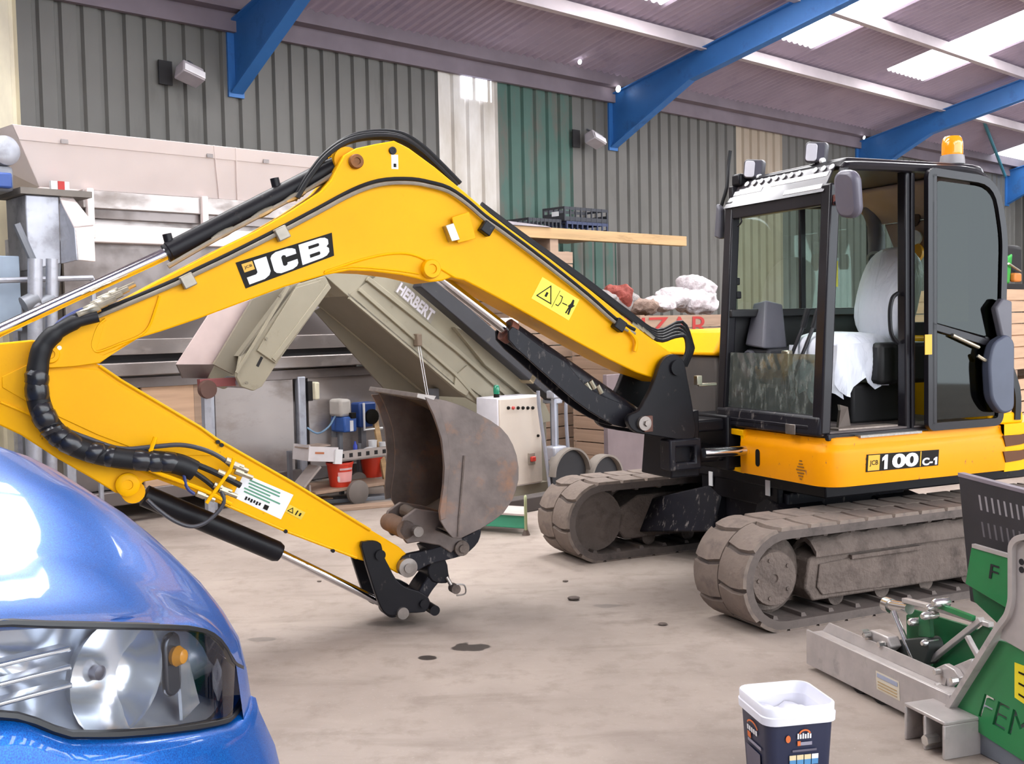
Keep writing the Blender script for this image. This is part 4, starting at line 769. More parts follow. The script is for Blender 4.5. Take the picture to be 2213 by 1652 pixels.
# ------------------------------------------------------------------ things along the back wall (drawn in the wall's axes)
OFF = {}
def wthing(name, x, y, label, cat, group=None):
    p = W.M @ V((x, y, 0)); o = thing(name, Fr(p.x, p.y, W.ang), label, cat, group); OFF[o.name] = V((x, y, 0)); return o
def wp(name, mb, m, root, bev=0, l=None, parent=None, **k):
    mb.v = [q - OFF[root.name] for q in mb.v]; o = mb.build(name, m, parent or root, bev, **k)
    if l: o['label'] = l
    return o
def wone(name, mb, m, x, y, label, cat, group=None, bev=0):
    p = W.M @ V((x, y, 0)); mb.v = [q - V((x, y, 0)) for q in mb.v]; o = mb.build(name, m, None, bev, M=Fr(p.x, p.y, W.ang).M); return tag(o, label, cat, group)
WY, WYs = W.Y, W.Ys
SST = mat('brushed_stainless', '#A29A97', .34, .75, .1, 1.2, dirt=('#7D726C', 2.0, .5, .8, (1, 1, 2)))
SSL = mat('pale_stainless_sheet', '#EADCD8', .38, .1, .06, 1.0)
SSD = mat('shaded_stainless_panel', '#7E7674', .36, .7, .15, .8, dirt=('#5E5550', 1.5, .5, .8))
GALV = mat('galvanised_steel', '#A9ABB4', .42, .6, .12, 4, dirt=('#83848A', 5, .5, .75))
GALD = mat('dull_grey_steel', '#7C7F86', .5, .4, .15, 4)
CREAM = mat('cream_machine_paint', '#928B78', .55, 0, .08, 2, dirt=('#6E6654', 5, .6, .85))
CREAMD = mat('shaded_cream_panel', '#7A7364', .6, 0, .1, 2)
WOOD = mat('weathered_board', '#A08672', .8, 0, .18, 2.5, stretch=(.3, 1, 6), dirt=('#6E5A4C', 3, .58, .85, (.4, 1, 5)))
WOODL = mat('pale_board', '#C4A184', .8, 0, .14, 2.5, stretch=(.3, 1, 6), dirt=('#9A7A60', 3, .6, .85, (.4, 1, 5)))
WOODY = mat('sawn_timber', '#B5946A', .75, 0, .15, 3, stretch=(.3, 1, 5), dirt=('#7E6446', 4, .56, .8, (.4, 1, 3)))
DARK = mat('dark_recess', '#1A181A', .8)
REDP = mat('red_stencil_paint', '#A8322E', .7)
# --- stainless grader with hopper
G = wthing('stainless_grader', 4.8, -1.0, 'tall stainless steel vegetable hopper machine behind the boom, by the left of the back wall', 'machine')
HT = [WY(26, 269, -1.75), WY(735, 335, -1.75)]; HBm = [WY(84, 404, -1.45), WY(680, 440, -1.45)]
HT[1].z = HT[0].z; HBm[1].z = HBm[0].z
wp('hopper_panel', MB().prism([HT[0], HT[1], HBm[1], HBm[0]], (0, .01, .004)), SSL, G, l='pale sloping hopper side')
wp('hopper_rim', MB().prism([HT[0] + V((0, -.012, 0)), HT[1] + V((0, -.012, 0)), HT[1].lerp(HBm[1], .24) + V((.0, -.012, 0)), HT[0].lerp(HBm[0], .24) + V((0, -.012, 0))], (0, .012, 0)), SSL, G, bev=.004)
wp('hopper_end', MB().prism([HT[0], HBm[0], HBm[0] + V((.1, .9, 0)), HT[0] + V((-.1, 1.3, 0))], (.006, 0, 0)), SSL, G); wp('hopper_end', MB().prism([HT[1], HBm[1], HBm[1] + V((-.1, .9, 0)), HT[1] + V((.1, 1.3, 0))], (.006, 0, 0)), SSL, G)
wp('hopper_back', MB().prism([HT[0] + V((-.1, 1.3, 0)), HT[1] + V((.1, 1.3, 0)), HBm[1] + V((-.1, .9, 0)), HBm[0] + V((.1, .9, 0))], (0, .01, 0)), SSL, G)
for u in (.56, .63): wp('hopper_seam', MB().tube([HT[0].lerp(HT[1], u) + V((0, -.012, 0)), HBm[0].lerp(HBm[1], u + .05) + V((0, -.008, 0))], .006, 5), SSL, G)
for u in (.12, .55, .74):
    c = HT[0].lerp(HT[1], u).lerp(HBm[0].lerp(HBm[1], u), .2) + V((0, -.022, 0)); wp('hopper_bolt', MB().bx(c.x - .03, c.x + .03, c.y - .006, c.y + .004, c.z - .018, c.z + .018), SSD, G)
x0, x1 = HBm[0].x, 6.75; zb = HBm[0].z
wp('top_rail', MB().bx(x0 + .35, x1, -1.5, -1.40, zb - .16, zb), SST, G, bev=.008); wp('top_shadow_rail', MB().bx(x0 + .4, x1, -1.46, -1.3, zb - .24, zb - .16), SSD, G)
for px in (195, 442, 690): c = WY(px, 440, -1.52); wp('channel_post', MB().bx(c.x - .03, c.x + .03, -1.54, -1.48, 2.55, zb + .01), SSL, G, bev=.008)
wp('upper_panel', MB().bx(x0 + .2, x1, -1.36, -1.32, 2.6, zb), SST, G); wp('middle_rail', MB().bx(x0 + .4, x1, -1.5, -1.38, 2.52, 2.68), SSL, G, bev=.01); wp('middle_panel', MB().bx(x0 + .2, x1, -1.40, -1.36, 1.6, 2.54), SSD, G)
wp('shadow_strip', MB().bx(x0, x1 + .2, -1.42, -1.36, 1.45, 1.52), DARK, G); wp('lower_rail', MB().bx(x0 - .1, x1 + .25, -1.52, -1.38, 1.33, 1.45), SST, G, bev=.01); wp('upper_edge', MB().bx(x0, x1 + .2, -1.46, -1.36, 1.52, 1.66), SST, G, bev=.006); wp('under_rail', MB().bx(x0, x1 + .2, -1.48, -1.38, 1.22, 1.31), SSD, G)  # black strip stands in for the shadow gap above the lower rail
def pxx(px, y=-1.5): return WY(px, 900, y).x
for a, b, m, nm in ((312, 425, WOODL, 'board_panel'), (425, 442, WOOD, 'board_batten'), (470, 640, SST, 'door_panel'), (672, 840, SST, 'door_panel')): wp(nm, MB().bx(pxx(a), pxx(b), -1.46, -1.42, .28, 1.22), m, G, bev=.006)
for px in (456, 655, 850, 150): wp('frame_post', MB().bx(pxx(px) - .045, pxx(px) + .045, -1.5, -1.42, 0, 1.24), GALV, G, bev=.012)
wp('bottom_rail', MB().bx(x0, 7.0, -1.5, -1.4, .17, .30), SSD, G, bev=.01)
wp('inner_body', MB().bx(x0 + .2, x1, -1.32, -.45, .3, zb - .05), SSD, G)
for x in (x0 + .1, x1): wp('rear_leg', MB().bx(x - .05, x + .05, -.5, -.4, 0, 2.6), GALV, G)
c = WY(681, 845, -1.5); wp('isolator', MB().bx(c.x - .03, c.x + .025, -1.55, -1.46, c.z - .09, c.z + .09), mat('cream_plastic', '#D9D2B8', .5), G, bev=.012); wp('isolator_plate', MB().bx(c.x - .08, c.x - .03, -1.5, -1.46, c.z - .1, c.z + .1), DARK, G)
for a, b, m in ((114, 147, LABW), (126, 138, REDP)): c = WY((a + b) / 2, 405, -1.62); wp('cover_plate', MB().bx(c.x - (b - a) * .0023, c.x + (b - a) * .0023, -1.62 - (.01 if m is REDP else 0), -1.58, c.z - .05, c.z + .05), m, G)
# --- galvanised feed duct, pipes and motor at the far left
Dk = wthing('feed_duct', 3.1, -2.0, 'grey sheet metal duct with a pale side chute under the hopper', 'duct')
q = [WY(54, 420, -2.0), WY(128, 425, -2.0), WY(132, 570, -2.0), (WY(62, 585, -2.0))]
wp('duct_body', MB().prism(q, (0, .45, 0)), GALV, Dk, bev=.01); wp('duct_funnel', MB().hexa([q[3] + V((.1, .1, -.5)), q[2] + V((-.02, .1, -.5)), q[2] + V((-.02, .3, -.5)), q[3] + V((.1, .3, -.5))], [q[3], q[2], q[2] + V((0, .45, 0)), q[3] + V((0, .45, 0))]), GALD, Dk)
ch = WYs([(160, 488), (203, 484), (207, 566), (166, 562)], -2.2); wp('chute_face', MB().prism(ch, (0, .03, 0)), SSL, Dk, bev=.006); wp('chute_top', MB().prism([ch[0], ch[1], q[1] + V((.12, .02, 0)), q[1]], (0, 0, -.02)), SSL, Dk); wp('chute_side', MB().prism([ch[0], ch[3], q[2], q[1]], (.015, 0, 0)), GALV, Dk)
wp('top_flange', MB().bx(q[0].x - .05, q[1].x + .25, -2.05, -1.5, q[0].z, q[0].z + .05), mat('dusty_flange', '#6B655F', .7), Dk); wp('duct_leg', MB().bx(q[2].x - .1, q[2].x - .04, -1.75, -1.69, 0, q[2].z - .4), GALD, Dk); wp('duct_leg', MB().bx(q[3].x + .05, q[3].x + .11, -1.6, -1.54, 0, q[3].z - .4), GALD, Dk)
for px, w, lb in ((76, .055, 'thick galvanised upright pipe left of the dipper, nearer the frame edge'), (112, .045, 'slimmer galvanised upright pipe beside the thick one')):
    c = WY(px, 560, -2.35); c2 = WY(px - 12, 960, -2.35); pr = wthing('upright_pipe', c2.x, -2.35, lb, 'pipe', 'galvanised upright pipes')
    wp('pipe', MB().cyl((c2.x, -2.35, 0), (c.x, -2.35, c.z), w, n=14), GALV, pr); wp('base_plate', MB().bx(c2.x - .06, c2.x + .06, -2.41, -2.29, 0, .012), GALD, pr); wp('pipe_band', MB().cyl((c2.x, -2.35, 1.95), (c.x, -2.35, 2.0), w + .008, n=14), GALD, pr)
hr = [WY(-60, 608, -2.2), WY(200, 601, -2.2)]; wone('hand_rail', MB().tube([V((hr[0].x, -2.2, 0)), hr[0] + V((0, 0, -.02)), hr[0], hr[1], hr[1] + V((0, 0, -.02)), V((hr[1].x, -2.2, 0))], .022, 8), GALV, hr[0].x, -2.2, 'low horizontal grey hand rail passing behind the upright pipes', 'rail')
c = WY(14, 325, -2.0); Mo = wthing('fan_motor', c.x, -2.0, 'grey round-ended motor at the left edge below the hopper', 'motor')
wp('motor_cap', MB().lathe(c, (.2, -1, 0), [(0, .02), (.08, .02), (.115, .0), (.12, -.03), (.12, -.06), (.105, -.07), (.105, -.3)], 24), GALV, Mo); wp('motor_body', MB().bx(c.x - .45, c.x + .05, -2.0, -1.6, c.z - .32, c.z - .12), GALD, Mo, bev=.03); wp('junction_box', MB().bx(c.x - .15, c.x + .02, -2.05, -1.95, c.z - .30, c.z - .18), mat('blue_box', '#2C4A8C', .5), Mo, bev=.015)
for k in range(4): wp('motor_rib', MB().bx(c.x - .5 + .1 * k, c.x - .46 + .1 * k, -2.06, -1.6, c.z - .75 + .05 * k, c.z - .3), GALD, Mo)
wp('motor_post', MB().bx(c.x - .3, c.x - .2, -1.85, -1.75, 0, c.z - .3), GALD, Mo); wp('motor_panel', MB().bx(c.x - .55, c.x + .08, -1.95, -1.9, 1.75, 2.35), mat('blue_grey_panel', '#8A98A8', .5), Mo, bev=.01); wp('motor_brace', MB().tube([(c.x + .05, -2.0, 2.6), (c.x + .25, -2.0, 2.1)], .03, 6), GALD, Mo)
# --- cranked conveyor
C = wthing('cranked_conveyor', 6.5, -2.4, 'cream cranked elevator conveyor rising under the boom in front of the steel machine', 'conveyor')
yc = -2.75
L1 = WYs([(703, 597), (633, 618), (520, 770), (512, 815), (522, 836), (548, 845), (566, 836), (604, 778), (716, 622)], yc)
wp('left_side_plate', MB().prism(L1, (0, .04, 0)), CREAM, C, bev=.004); wp('left_side_plate', MB().prism([q + V((0, .5, 0)) for q in L1], (0, .04, 0)), CREAM, C, bev=.004)
wp('left_cover', MB().prism(WYs([(694, 606), (640, 622), (556, 758), (596, 786), (704, 622)], yc - .02), (0, .02, 0)), CREAM, C, bev=.004)
wp('left_flange', MB().ribbon(WYs([(712, 618), (592, 778)], yc - .03), .05, .03, (0, 1, 0)), CREAM, C, bev=.004); wp('flange_strip', MB().ribbon(WYs([(625, 620), (512, 806)], yc - .02), .02, .02, (0, 1, 0)), CREAM, C)
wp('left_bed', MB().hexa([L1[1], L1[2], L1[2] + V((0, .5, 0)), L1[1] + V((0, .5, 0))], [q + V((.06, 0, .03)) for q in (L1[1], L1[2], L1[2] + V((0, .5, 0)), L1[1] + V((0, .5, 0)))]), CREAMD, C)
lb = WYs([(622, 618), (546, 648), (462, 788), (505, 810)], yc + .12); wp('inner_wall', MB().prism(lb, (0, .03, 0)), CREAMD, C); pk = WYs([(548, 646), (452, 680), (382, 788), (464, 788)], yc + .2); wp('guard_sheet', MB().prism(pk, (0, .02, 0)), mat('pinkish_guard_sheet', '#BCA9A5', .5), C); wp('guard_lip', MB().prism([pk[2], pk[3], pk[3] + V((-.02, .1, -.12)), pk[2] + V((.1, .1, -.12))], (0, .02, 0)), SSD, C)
for px, py in ((604, 640), (574, 732), (532, 828)): c = WY(px, py, yc - .02); wp('plate_bolt', MB().cyl(c, c + V((0, -.015, 0)), .014, n=6), CREAMD, C)
wp('slot', MB().ribbon(WYs([(566, 772), (556, 792)], yc - .001), .025, .003, (0, -1, 0)), DARK, C)
wp('tail_roller', MB().cyl(WY(545, 828, yc + .05), WY(545, 828, yc + .05) + V((0, .42, 0)), .05), GALV, C)
rb = WYs([(432, 820), (516, 816), (516, 834), (434, 838)], yc + .25); wp('red_frame_bar', MB().prism(rb, (0, .06, 0)), mat('faded_red_paint', '#9B5A5A', .6), C, bev=.006); cw = WY(448, 842, yc + .2); wp('castor', MB().lathe(cw, (0, -1, 0), [(.03, -.03), (.075, -.03), (.08, 0), (.075, .03), (.03, .03)], 18), mat('rust_brown', '#5A4038', .7), C)
wp('support_leg', MB().bx(cw.x - .03, cw.x + .03, yc + .2, yc + .26, 0, cw.z), GALV, C); wp('apex_box', MB().prism(WYs([(702, 596), (735, 578), (820, 582), (812, 600), (775, 624), (752, 641)], yc), (0, .5, 0)), CREAM, C, bev=.006)
R1 = WYs([(775, 622), (800, 588), (860, 592), (930, 640), (1175, 866), (1195, 910), (1120, 925), (1010, 860), (985, 842), (752, 640)], yc)
wp('right_side_plate', MB().prism(R1, (0, .04, 0)), CREAM, C, bev=.004); wp('right_side_plate', MB().prism([q + V((0, .62, 0)) for q in R1], (0, .04, 0)), CREAM, C, bev=.004)
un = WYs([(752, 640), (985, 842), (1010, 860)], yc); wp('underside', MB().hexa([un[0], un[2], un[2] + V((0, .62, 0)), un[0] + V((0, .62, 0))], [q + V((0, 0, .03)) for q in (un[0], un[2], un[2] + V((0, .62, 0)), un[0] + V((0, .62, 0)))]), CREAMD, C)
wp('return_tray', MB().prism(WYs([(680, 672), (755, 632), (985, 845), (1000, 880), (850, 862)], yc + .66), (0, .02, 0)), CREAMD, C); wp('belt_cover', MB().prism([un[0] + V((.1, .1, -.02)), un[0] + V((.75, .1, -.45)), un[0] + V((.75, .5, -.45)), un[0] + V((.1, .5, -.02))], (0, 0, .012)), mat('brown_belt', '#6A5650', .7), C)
wp('edge_rail', MB().ribbon(WYs([(778, 626), (985, 808), (1040, 870)], yc - .03), .035, .03, (0, 1, 0)), CREAM, C, bev=.004); wp('edge_rail', MB().ribbon(WYs([(796, 602), (990, 757), (1104, 860)], yc - .035), .045, .035, (0, 1, 0)), CREAM, C, bev=.004); wp('lower_rail', MB().ribbon(WYs([(756, 644), (990, 842)], yc - .03), .02, .03, (0, 1, 0)), CREAM, C); wp('step_plate', MB().prism(WYs([(985, 812), (982, 840), (1008, 856), (1018, 840), (1060, 872), (1095, 868), (1010, 790)], yc - .02), (0, .02, 0)), CREAM, C, bev=.004)
wp('hood_panel', MB().prism(WYs([(982, 706), (1000, 712), (1075, 760), (1160, 856), (1140, 864), (1050, 790)], yc - .06), (0, .06, 0)), CREAM, C, bev=.006)
wp('conveyor_foot', MB().bx(R1[5].x - .5, R1[5].x, yc + .1, yc + .5, 0, R1[5].z - .0), CREAMD, C, bev=.01); wp('conveyor_foot', MB().bx(R1[8].x - .05, R1[8].x + .03, yc + .3, yc + .38, 0, R1[8].z), GALD, C)
Q = [WY(866, 606, yc - .002), WY(944, 674, yc - .002), WY(930, 700, yc - .002), WY(852, 630, yc - .002)]; Dn = qbox('name_plate', [q - OFF[C.name] for q in Q], (0, 1, 0, 1), mat('pale_plate', '#8E887C', .5), C, .0, .002); text('lettering', 'HERBERT', [q - OFF[C.name] for q in Q], (.03, .97, .08, .92), mat('white_lettering', '#D8D4DC', .5), Dn, .004, .04)
ca = [WY(905, 735, yc - .05), WY(925, 862, yc - .05)]; wp('hook_bracket', MB().bx(ca[0].x - .03, ca[0].x + .03, yc - .07, yc, ca[0].z - .06, ca[0].z + .06), mat('rusty_hook', '#7A6A5A', .6, .3), C, bev=.01)
for dx in (-.012, .012): wp('hanging_wire', MB().tube([ca[0] + V((dx, 0, -.05)), ca[1] + V((dx, 0, 0))], .004, 5), LABW, C)
# --- control cabinet
K = wthing('control_cabinet', 7.43, -2.9, 'cream electrical control cabinet with push buttons and rust streaks behind the bucket', 'cabinet')
KF = -3.12; k0, k1 = WY(1078, 862, KF), WY(1170, 858, KF); kx0, kx1, kz1 = k0.x, k1.x, 1.0
CABP = mat('stained_cream_enamel', '#C9BDB0', .5, 0, .05, 2, dirt=('#8A5A34', 7, .68, .82, (3, 1, .6)))
wp('cabinet_body', MB().bx(kx0, kx1, KF + .02, KF + .34, .1, kz1), mat('white_enamel', '#D8D6DC', .45), K, bev=.01); wp('cabinet_door', MB().bx(kx0 + .01, kx1 - .005, KF, KF + .03, .11, kz1 - .01), CABP, K, bev=.01); wp('plinth', MB().bx(kx0 - .05, kx1 + .1, KF + .03, KF + .35, 0, .1), CREAMD, K)
for i in range(6):
    c = WY(1098 + i * 10.5, 882, KF - .001); r = wp('push_button', MB().lathe(c, (0, -1, 0), [(.017, 0), (.017, .012), (.012, .02), (0, .02)], 12), mat('red_button', '#C0403A', .4) if i == 1 else BLKP, K)
c = WY(1148, 992, KF - .001); wp('isolator_plate', MB().bx(c.x - .045, c.x + .045, KF - .015, KF, c.z - .06, c.z + .06), mat('grey_switch_plate', '#8E8478', .5), K, bev=.004); wp('isolator_handle', MB().bx(c.x - .03, c.x + .03, KF - .045, KF - .015, c.z - .025, c.z + .025), mat('red_handle', '#C23A2E', .4), K, bev=.008); c = WY(1162, 942, KF); wp('door_lock', MB().cyl(c, c + V((0, -.015, 0)), .014, n=10), BLKP, K)
c = WY(1064, 862, KF + .15); wp('indicator_base', MB().lathe((c.x + .03, KF + .12, kz1), (0, 0, 1), [(.03, 0), (.03, .03), (.025, .035)], 14), BLKP, K); wp('indicator_lamp', MB().lathe((c.x + .03, KF + .12, kz1 + .035), (0, 0, 1), [(.03, 0), (.033, .03), (.03, .075), (.018, .09), (0, .092)], 14), mat('green_lamp', '#1E7A5C', .15, coat=.5), K, l='green indicator lamp')
# --- gearbox and motor pumps on the machine face
c = WY(748, 905, -1.7); Pm = wthing('pump_unit', c.x, -1.7, 'small blue and white pump unit on the steel panel left of the bucket', 'pump')
wp('pump_head', MB().bx(c.x - .08, c.x + .06, -1.72, -1.5, c.z + .02, c.z + .2), mat('off_white_plastic', '#B8B2AC', .5), Pm, bev=.03); wp('pump_body', MB().bx(c.x - .06, c.x + .1, -1.75, -1.5, c.z - .14, c.z + .02), mat('blue_enamel', '#2F579E', .4), Pm, bev=.02); wp('pump_dial', MB().bx(c.x + .02, c.x + .08, -1.77, -1.72, c.z + .0, c.z + .06), BLKP, Pm, bev=.006); wp('pump_label', MB().bx(c.x + .01, c.x + .05, -1.755, -1.75, c.z - .13, c.z - .02), LABW, Pm)
wp('pump_bracket', MB().bx(c.x - .03, c.x + .03, -1.55, -1.465, c.z - .2, c.z + .05), GALD, Pm); wp('air_hose', MB().tube(smooth([c + V((-.06, .1, .03)), c + V((-.15, .1, -.08)), c + V((-.25, .15, -.14)), c + V((-.33, .22, -.08))], 5), .01, 6), mat('pale_blue_hose', '#6E8CA8', .5), Pm); wp('pump_leg', MB().bx(c.x - .02, c.x + .02, -1.6, -1.56, 0, c.z - .14), GALD, Pm)
c = WY(792, 900, -1.7); Pm = wthing('drive_unit', c.x, -1.7, 'blue drive motor in a white pipe guard beside the bucket', 'motor')
wp('drive_body', MB().bx(c.x - .06, c.x + .16, -1.66, -1.5, c.z - .12, c.z + .14), mat('deep_blue_enamel', '#20407E', .4), Pm, bev=.02); wp('drive_face', MB().lathe((c.x + .08, -1.67, c.z - .01), (0, -1, 0), [(.08, 0), (.08, .03), (.03, .04), (0, .04)], 16), BLKP, Pm); wp('pipe_guard', MB().tube([(c.x - .03, -1.7, c.z + .14), (c.x - .03, -1.7, c.z - .14), (c.x + .2, -1.7, c.z - .14)], .013, 8), LABW, Pm); wp('drive_leg', MB().bx(c.x, c.x + .06, -1.6, -1.54, 0, c.z - .12), GALD, Pm)
# --- low trolley with tray, cartons and red tubs
T = wthing('platform_trolley', 6.35, -1.9, 'low wheeled trolley with grey slotted tray beneath the pump unit', 'trolley')
t0, t1 = WY(716, 1012, -2.1), WY(826, 998, -2.1); tz = .42
wp('tray', MB().bx(t0.x, t1.x + .05, -2.15, -2.12, tz, tz + .1).bx(t0.x, t1.x + .05, -2.15, -1.65, tz, tz + .015).bx(t0.x, t0.x + .02, -2.15, -1.65, tz, tz + .1), mat('grey_slotted_tray', '#A49A94', .55), T)
for k in range(6): wp('tray_slot', MB().bx(t0.x + .08 + k * .1, t0.x + .12 + k * .1, -2.152, -2.149, tz + .035, tz + .075), DARK, T)
wp('deck', MB().bx(t0.x - .25, t1.x + .08, -2.2, -1.62, .14, .17), WOOD, T, bev=.006)
for x in (t0.x - .2, t1.x + .02): wp('tray_post', MB().bx(x - .02, x + .02, -1.69, -1.65, .17, tz + .1), GALD, T)
for wx_, wy_, pxw in ((0, -2.25, 773), (0, -1.75, 773)): c = WY(pxw, 1057, wy_); wp('trolley_wheel', MB().lathe((c.x, wy_, .12), (0, -1, 0), [(.03, -.03), (.1, -.03), (.118, -.02), (.118, .02), (.1, .03), (.03, .035)], 22), mat('grey_rubber_wheel', '#6E6660', .7) if wy_ < -2 else bpy.data.materials['grey_rubber_wheel'], T)
RED = mat('red_plastic', '#D23A22', .4, 0, .05)
for px, py, yy, lb in ((736, 1068, -2.06, 'red plastic tub with pale label standing on the trolley by its wheel'), (806, 1040, -1.75, 'red plastic tub half hidden behind the bucket edge')):
    c = WY(px, py, yy); tb = wthing('red_tub', c.x, yy, lb, 'tub', 'red tubs on the trolley'); z0 = .17
    wp('tub_body', MB().lathe((c.x, yy, z0), (0, 0, 1), [(.10, 0), (.128, .22), (.135, .22), (.135, .24), (.125, .24), (.095, .01)], 24), RED, tb)
    if px < 780:
        rows = [[V((c.x + r_ * math.sin(w), yy - r_ * math.cos(w), z0 + h)) for w in (-.75, -.5, -.25, 0, .25, .5, .75)] for r_, h in ((.112, .05), (.1235, .15))]; wp('tub_label', MB().grid(rows), mat('pink_label', '#F0A8A4', .5), tb)
        rows = [[V((c.x + r_ * math.sin(w), yy - r_ * math.cos(w), z0 + h)) for w in (-.8, -.6)] for r_, h in ((.1135, .06), (.12, .11))]; wp('barcode', MB().grid(rows), LABW, tb)
        for hh in (.17, .18): rows = [[V((c.x + r_ * math.sin(w), yy - r_ * math.cos(w), z0 + h)) for w in (-.6, -.3, 0, .3, .6)] for r_, h in ((.126, hh), (.1268, hh + .006))]; wp('tub_line', MB().grid(rows), LABW, tb)
c = WY(700, 990, -2.2); cb = wthing('open_carton', c.x, -2.2, 'white printed open carton tipped on the tray edge above the red tub', 'carton'); Mx = Matrix.Translation((c.x, -2.05, tz + .03)) @ Matrix.Rotation(.12, 4, 'Y')
CARD = mat('white_card', '#D6D1D2', .7); wp('carton_side', MB().bx(-.16, .16, -.14, -.13, 0, .14, Mx), CARD, cb); wp('carton_side', MB().bx(-.16, .16, .13, .14, 0, .14, Mx), CARD, cb); wp('carton_end', MB().bx(-.17, -.16, -.14, .14, 0, .15, Mx), CARD, cb); wp('carton_end', MB().bx(.12, .2, -.16, -.12, -.02, .12, Mx), LABW, cb); wp('carton_base', MB().bx(-.16, .16, -.13, .13, 0, .01, Mx), CARD, cb); wp('carton_flap', MB().bx(-.16, .1, -.13, .1, .14, .15, Mx @ Matrix.Rotation(-.15, 4, 'Y')), mat('brown_flap', '#A8968A', .8), cb); wp('carton_print', MB().bx(-.1, .0, -.143, -.14, .07, .09, Mx), mat('orange_print', '#B8704A', .6), cb)
wone('cardboard_scrap', MB().bx(-.16, .1, -.1, .1, 0, .02, Matrix.Translation((WY(668, 1000, -2.1).x, -2.1, .33)) @ Matrix.Rotation(-.75, 4, 'Y')).bx(-.02, .0, -.02, .02, -.33, -.1, Matrix.Translation((WY(668, 1000, -2.1).x, -2.1, .33))), mat('grey_card', '#A39994', .8), WY(668, 1000, -2.1).x, -2.1, 'grey cardboard piece leaning left of the white carton', 'cardboard')
for px, h, r, lb in ((806, .14, .045, 'tall white plastic cup standing on the tray'), (828, .11, .04, 'squat white plastic cup beside the bucket lip')):
    c = WY(px, 985, -1.95); wone('plastic_cup', MB().lathe((c.x, -1.95, tz + .015), (0, 0, 1), [(r * .8, 0), (r, h), (r * 1.06, h), (r * 1.06, h - .006), (r * .95, h - .006), (r * .76, .005)], 18), LABW, c.x, -1.95, lb, 'cup', 'white cups on the tray')
c = WY(800, 988, -2.05); wone('crumpled_paper', puff(c.x, -2.05, tz + .06, .09, .07, .045, .1, 5, 1.6), LABW, c.x, -2.05, 'crumpled white paper lying in the tray', 'paper')
c = WY(768, 975, -1.9); wone('blue_bottle', MB().lathe((c.x, -1.9, tz + .015), (0, 0, 1), [(.022, 0), (.022, .1), (.01, .12), (.01, .14), (0, .14)], 12), mat('blue_plastic', '#3448B0', .4), c.x, -1.9, 'little blue bottle on the tray behind the carton', 'bottle')
p0, p1 = W.Z(842, 1072), WY(806, 872, -1.58); wone('wooden_batten', MB().hexa([p0 + q for q in (V((-.03, 0, 0)), V((.03, 0, 0)), V((.03, .03, 0)), V((-.03, .03, 0)))], [p1 + q for q in (V((-.03, 0, 0)), V((.03, 0, 0)), V((.03, .03, 0)), V((-.03, .03, 0)))]), WOODY, p0.x, p0.y, 'long wooden batten leaning against the machine left of the bucket', 'batten')
# boards lying under the trolley
for i, (px, py, ln, z, lb) in enumerate(((770, 1082, 1.1, .04, 'grey plank lying in front of the red tub'), (790, 1098, 1.2, .03, 'brown plank lying nearest the dipper tip'), (640, 1092, .7, .05, 'pale short board lying left of the red tub'))):
    c = W.Z(px, py, 0); M_ = Matrix.Translation((c.x, c.y, 0)) @ Matrix.Rotation(-.45 + .1 * i, 4, 'Z'); wone('loose_plank', MB().bx(-ln / 2, ln / 2, -.09, .09, 0, z, M_), (GALD, WOOD, WOODL)[i], c.x, c.y, lb, 'plank', 'loose planks by the trolley', .004)
# --- green floor stand with loop handle
c, c2 = W.Z(1137, 1157), W.Z(1040, 1150); S = wthing('floor_stand', c.x, c.y, 'low green steel beam with a pale loop upright on the floor near the far track', 'stand')
TG = mat('mint_green_paint', '#3E9272', .5); GB = mat('pale_green_loop', '#9AA078', .5); d = (c2 - c); d.z = 0; u_ = d.normalized()
wp('beam', MB().hexa([c + V((0, 0, .05)), c + d * 1.4 + V((0, 0, .05)), c + d * 1.4 + V((.1, .1, .05)), c + V((.1, .1, .05))], [c + V((0, 0, .16)), c + d * 1.4 + V((0, 0, .16)), c + d * 1.4 + V((.1, .1, .16)), c + V((.1, .1, .16))]), TG, S, bev=.006); wp('beam_top', MB().hexa([c + V((-.02, -.02, .16)), c + d * 1.4 + V((-.02, -.02, .16)), c + d * 1.4 + V((.25, .25, .16)), c + V((.25, .25, .16))], [c + V((-.02, -.02, .175)), c + d * 1.4 + V((-.02, -.02, .175)), c + d * 1.4 + V((.25, .25, .175)), c + V((.25, .25, .175))]), mat('dusty_plate', '#B5A8A2', .8), S)
wp('loop_upright', MB().tube(smooth([c + V((-.03, -.03, .05)), c + V((-.03, -.03, .25)), c + V((-.02, -.02, .31)), c + V((.0, .0, .315)), c + V((.02, .02, .25)), c + V((.02, .02, .02))], 4), .012, 8), GB, S); wp('foot_screw', MB().lathe(c, (0, 0, 1), [(.035, 0), (.015, .05), (.012, .1)], 12), mat('brown_screw', '#5E5048', .6), S); wp('far_foot', MB().bx(c2.x + d.x * .3 - .03, c2.x + d.x * .3 + .03, c2.y + d.y * .3 - .03, c2.y + d.y * .3 + .03, 0, .05), TG, S)
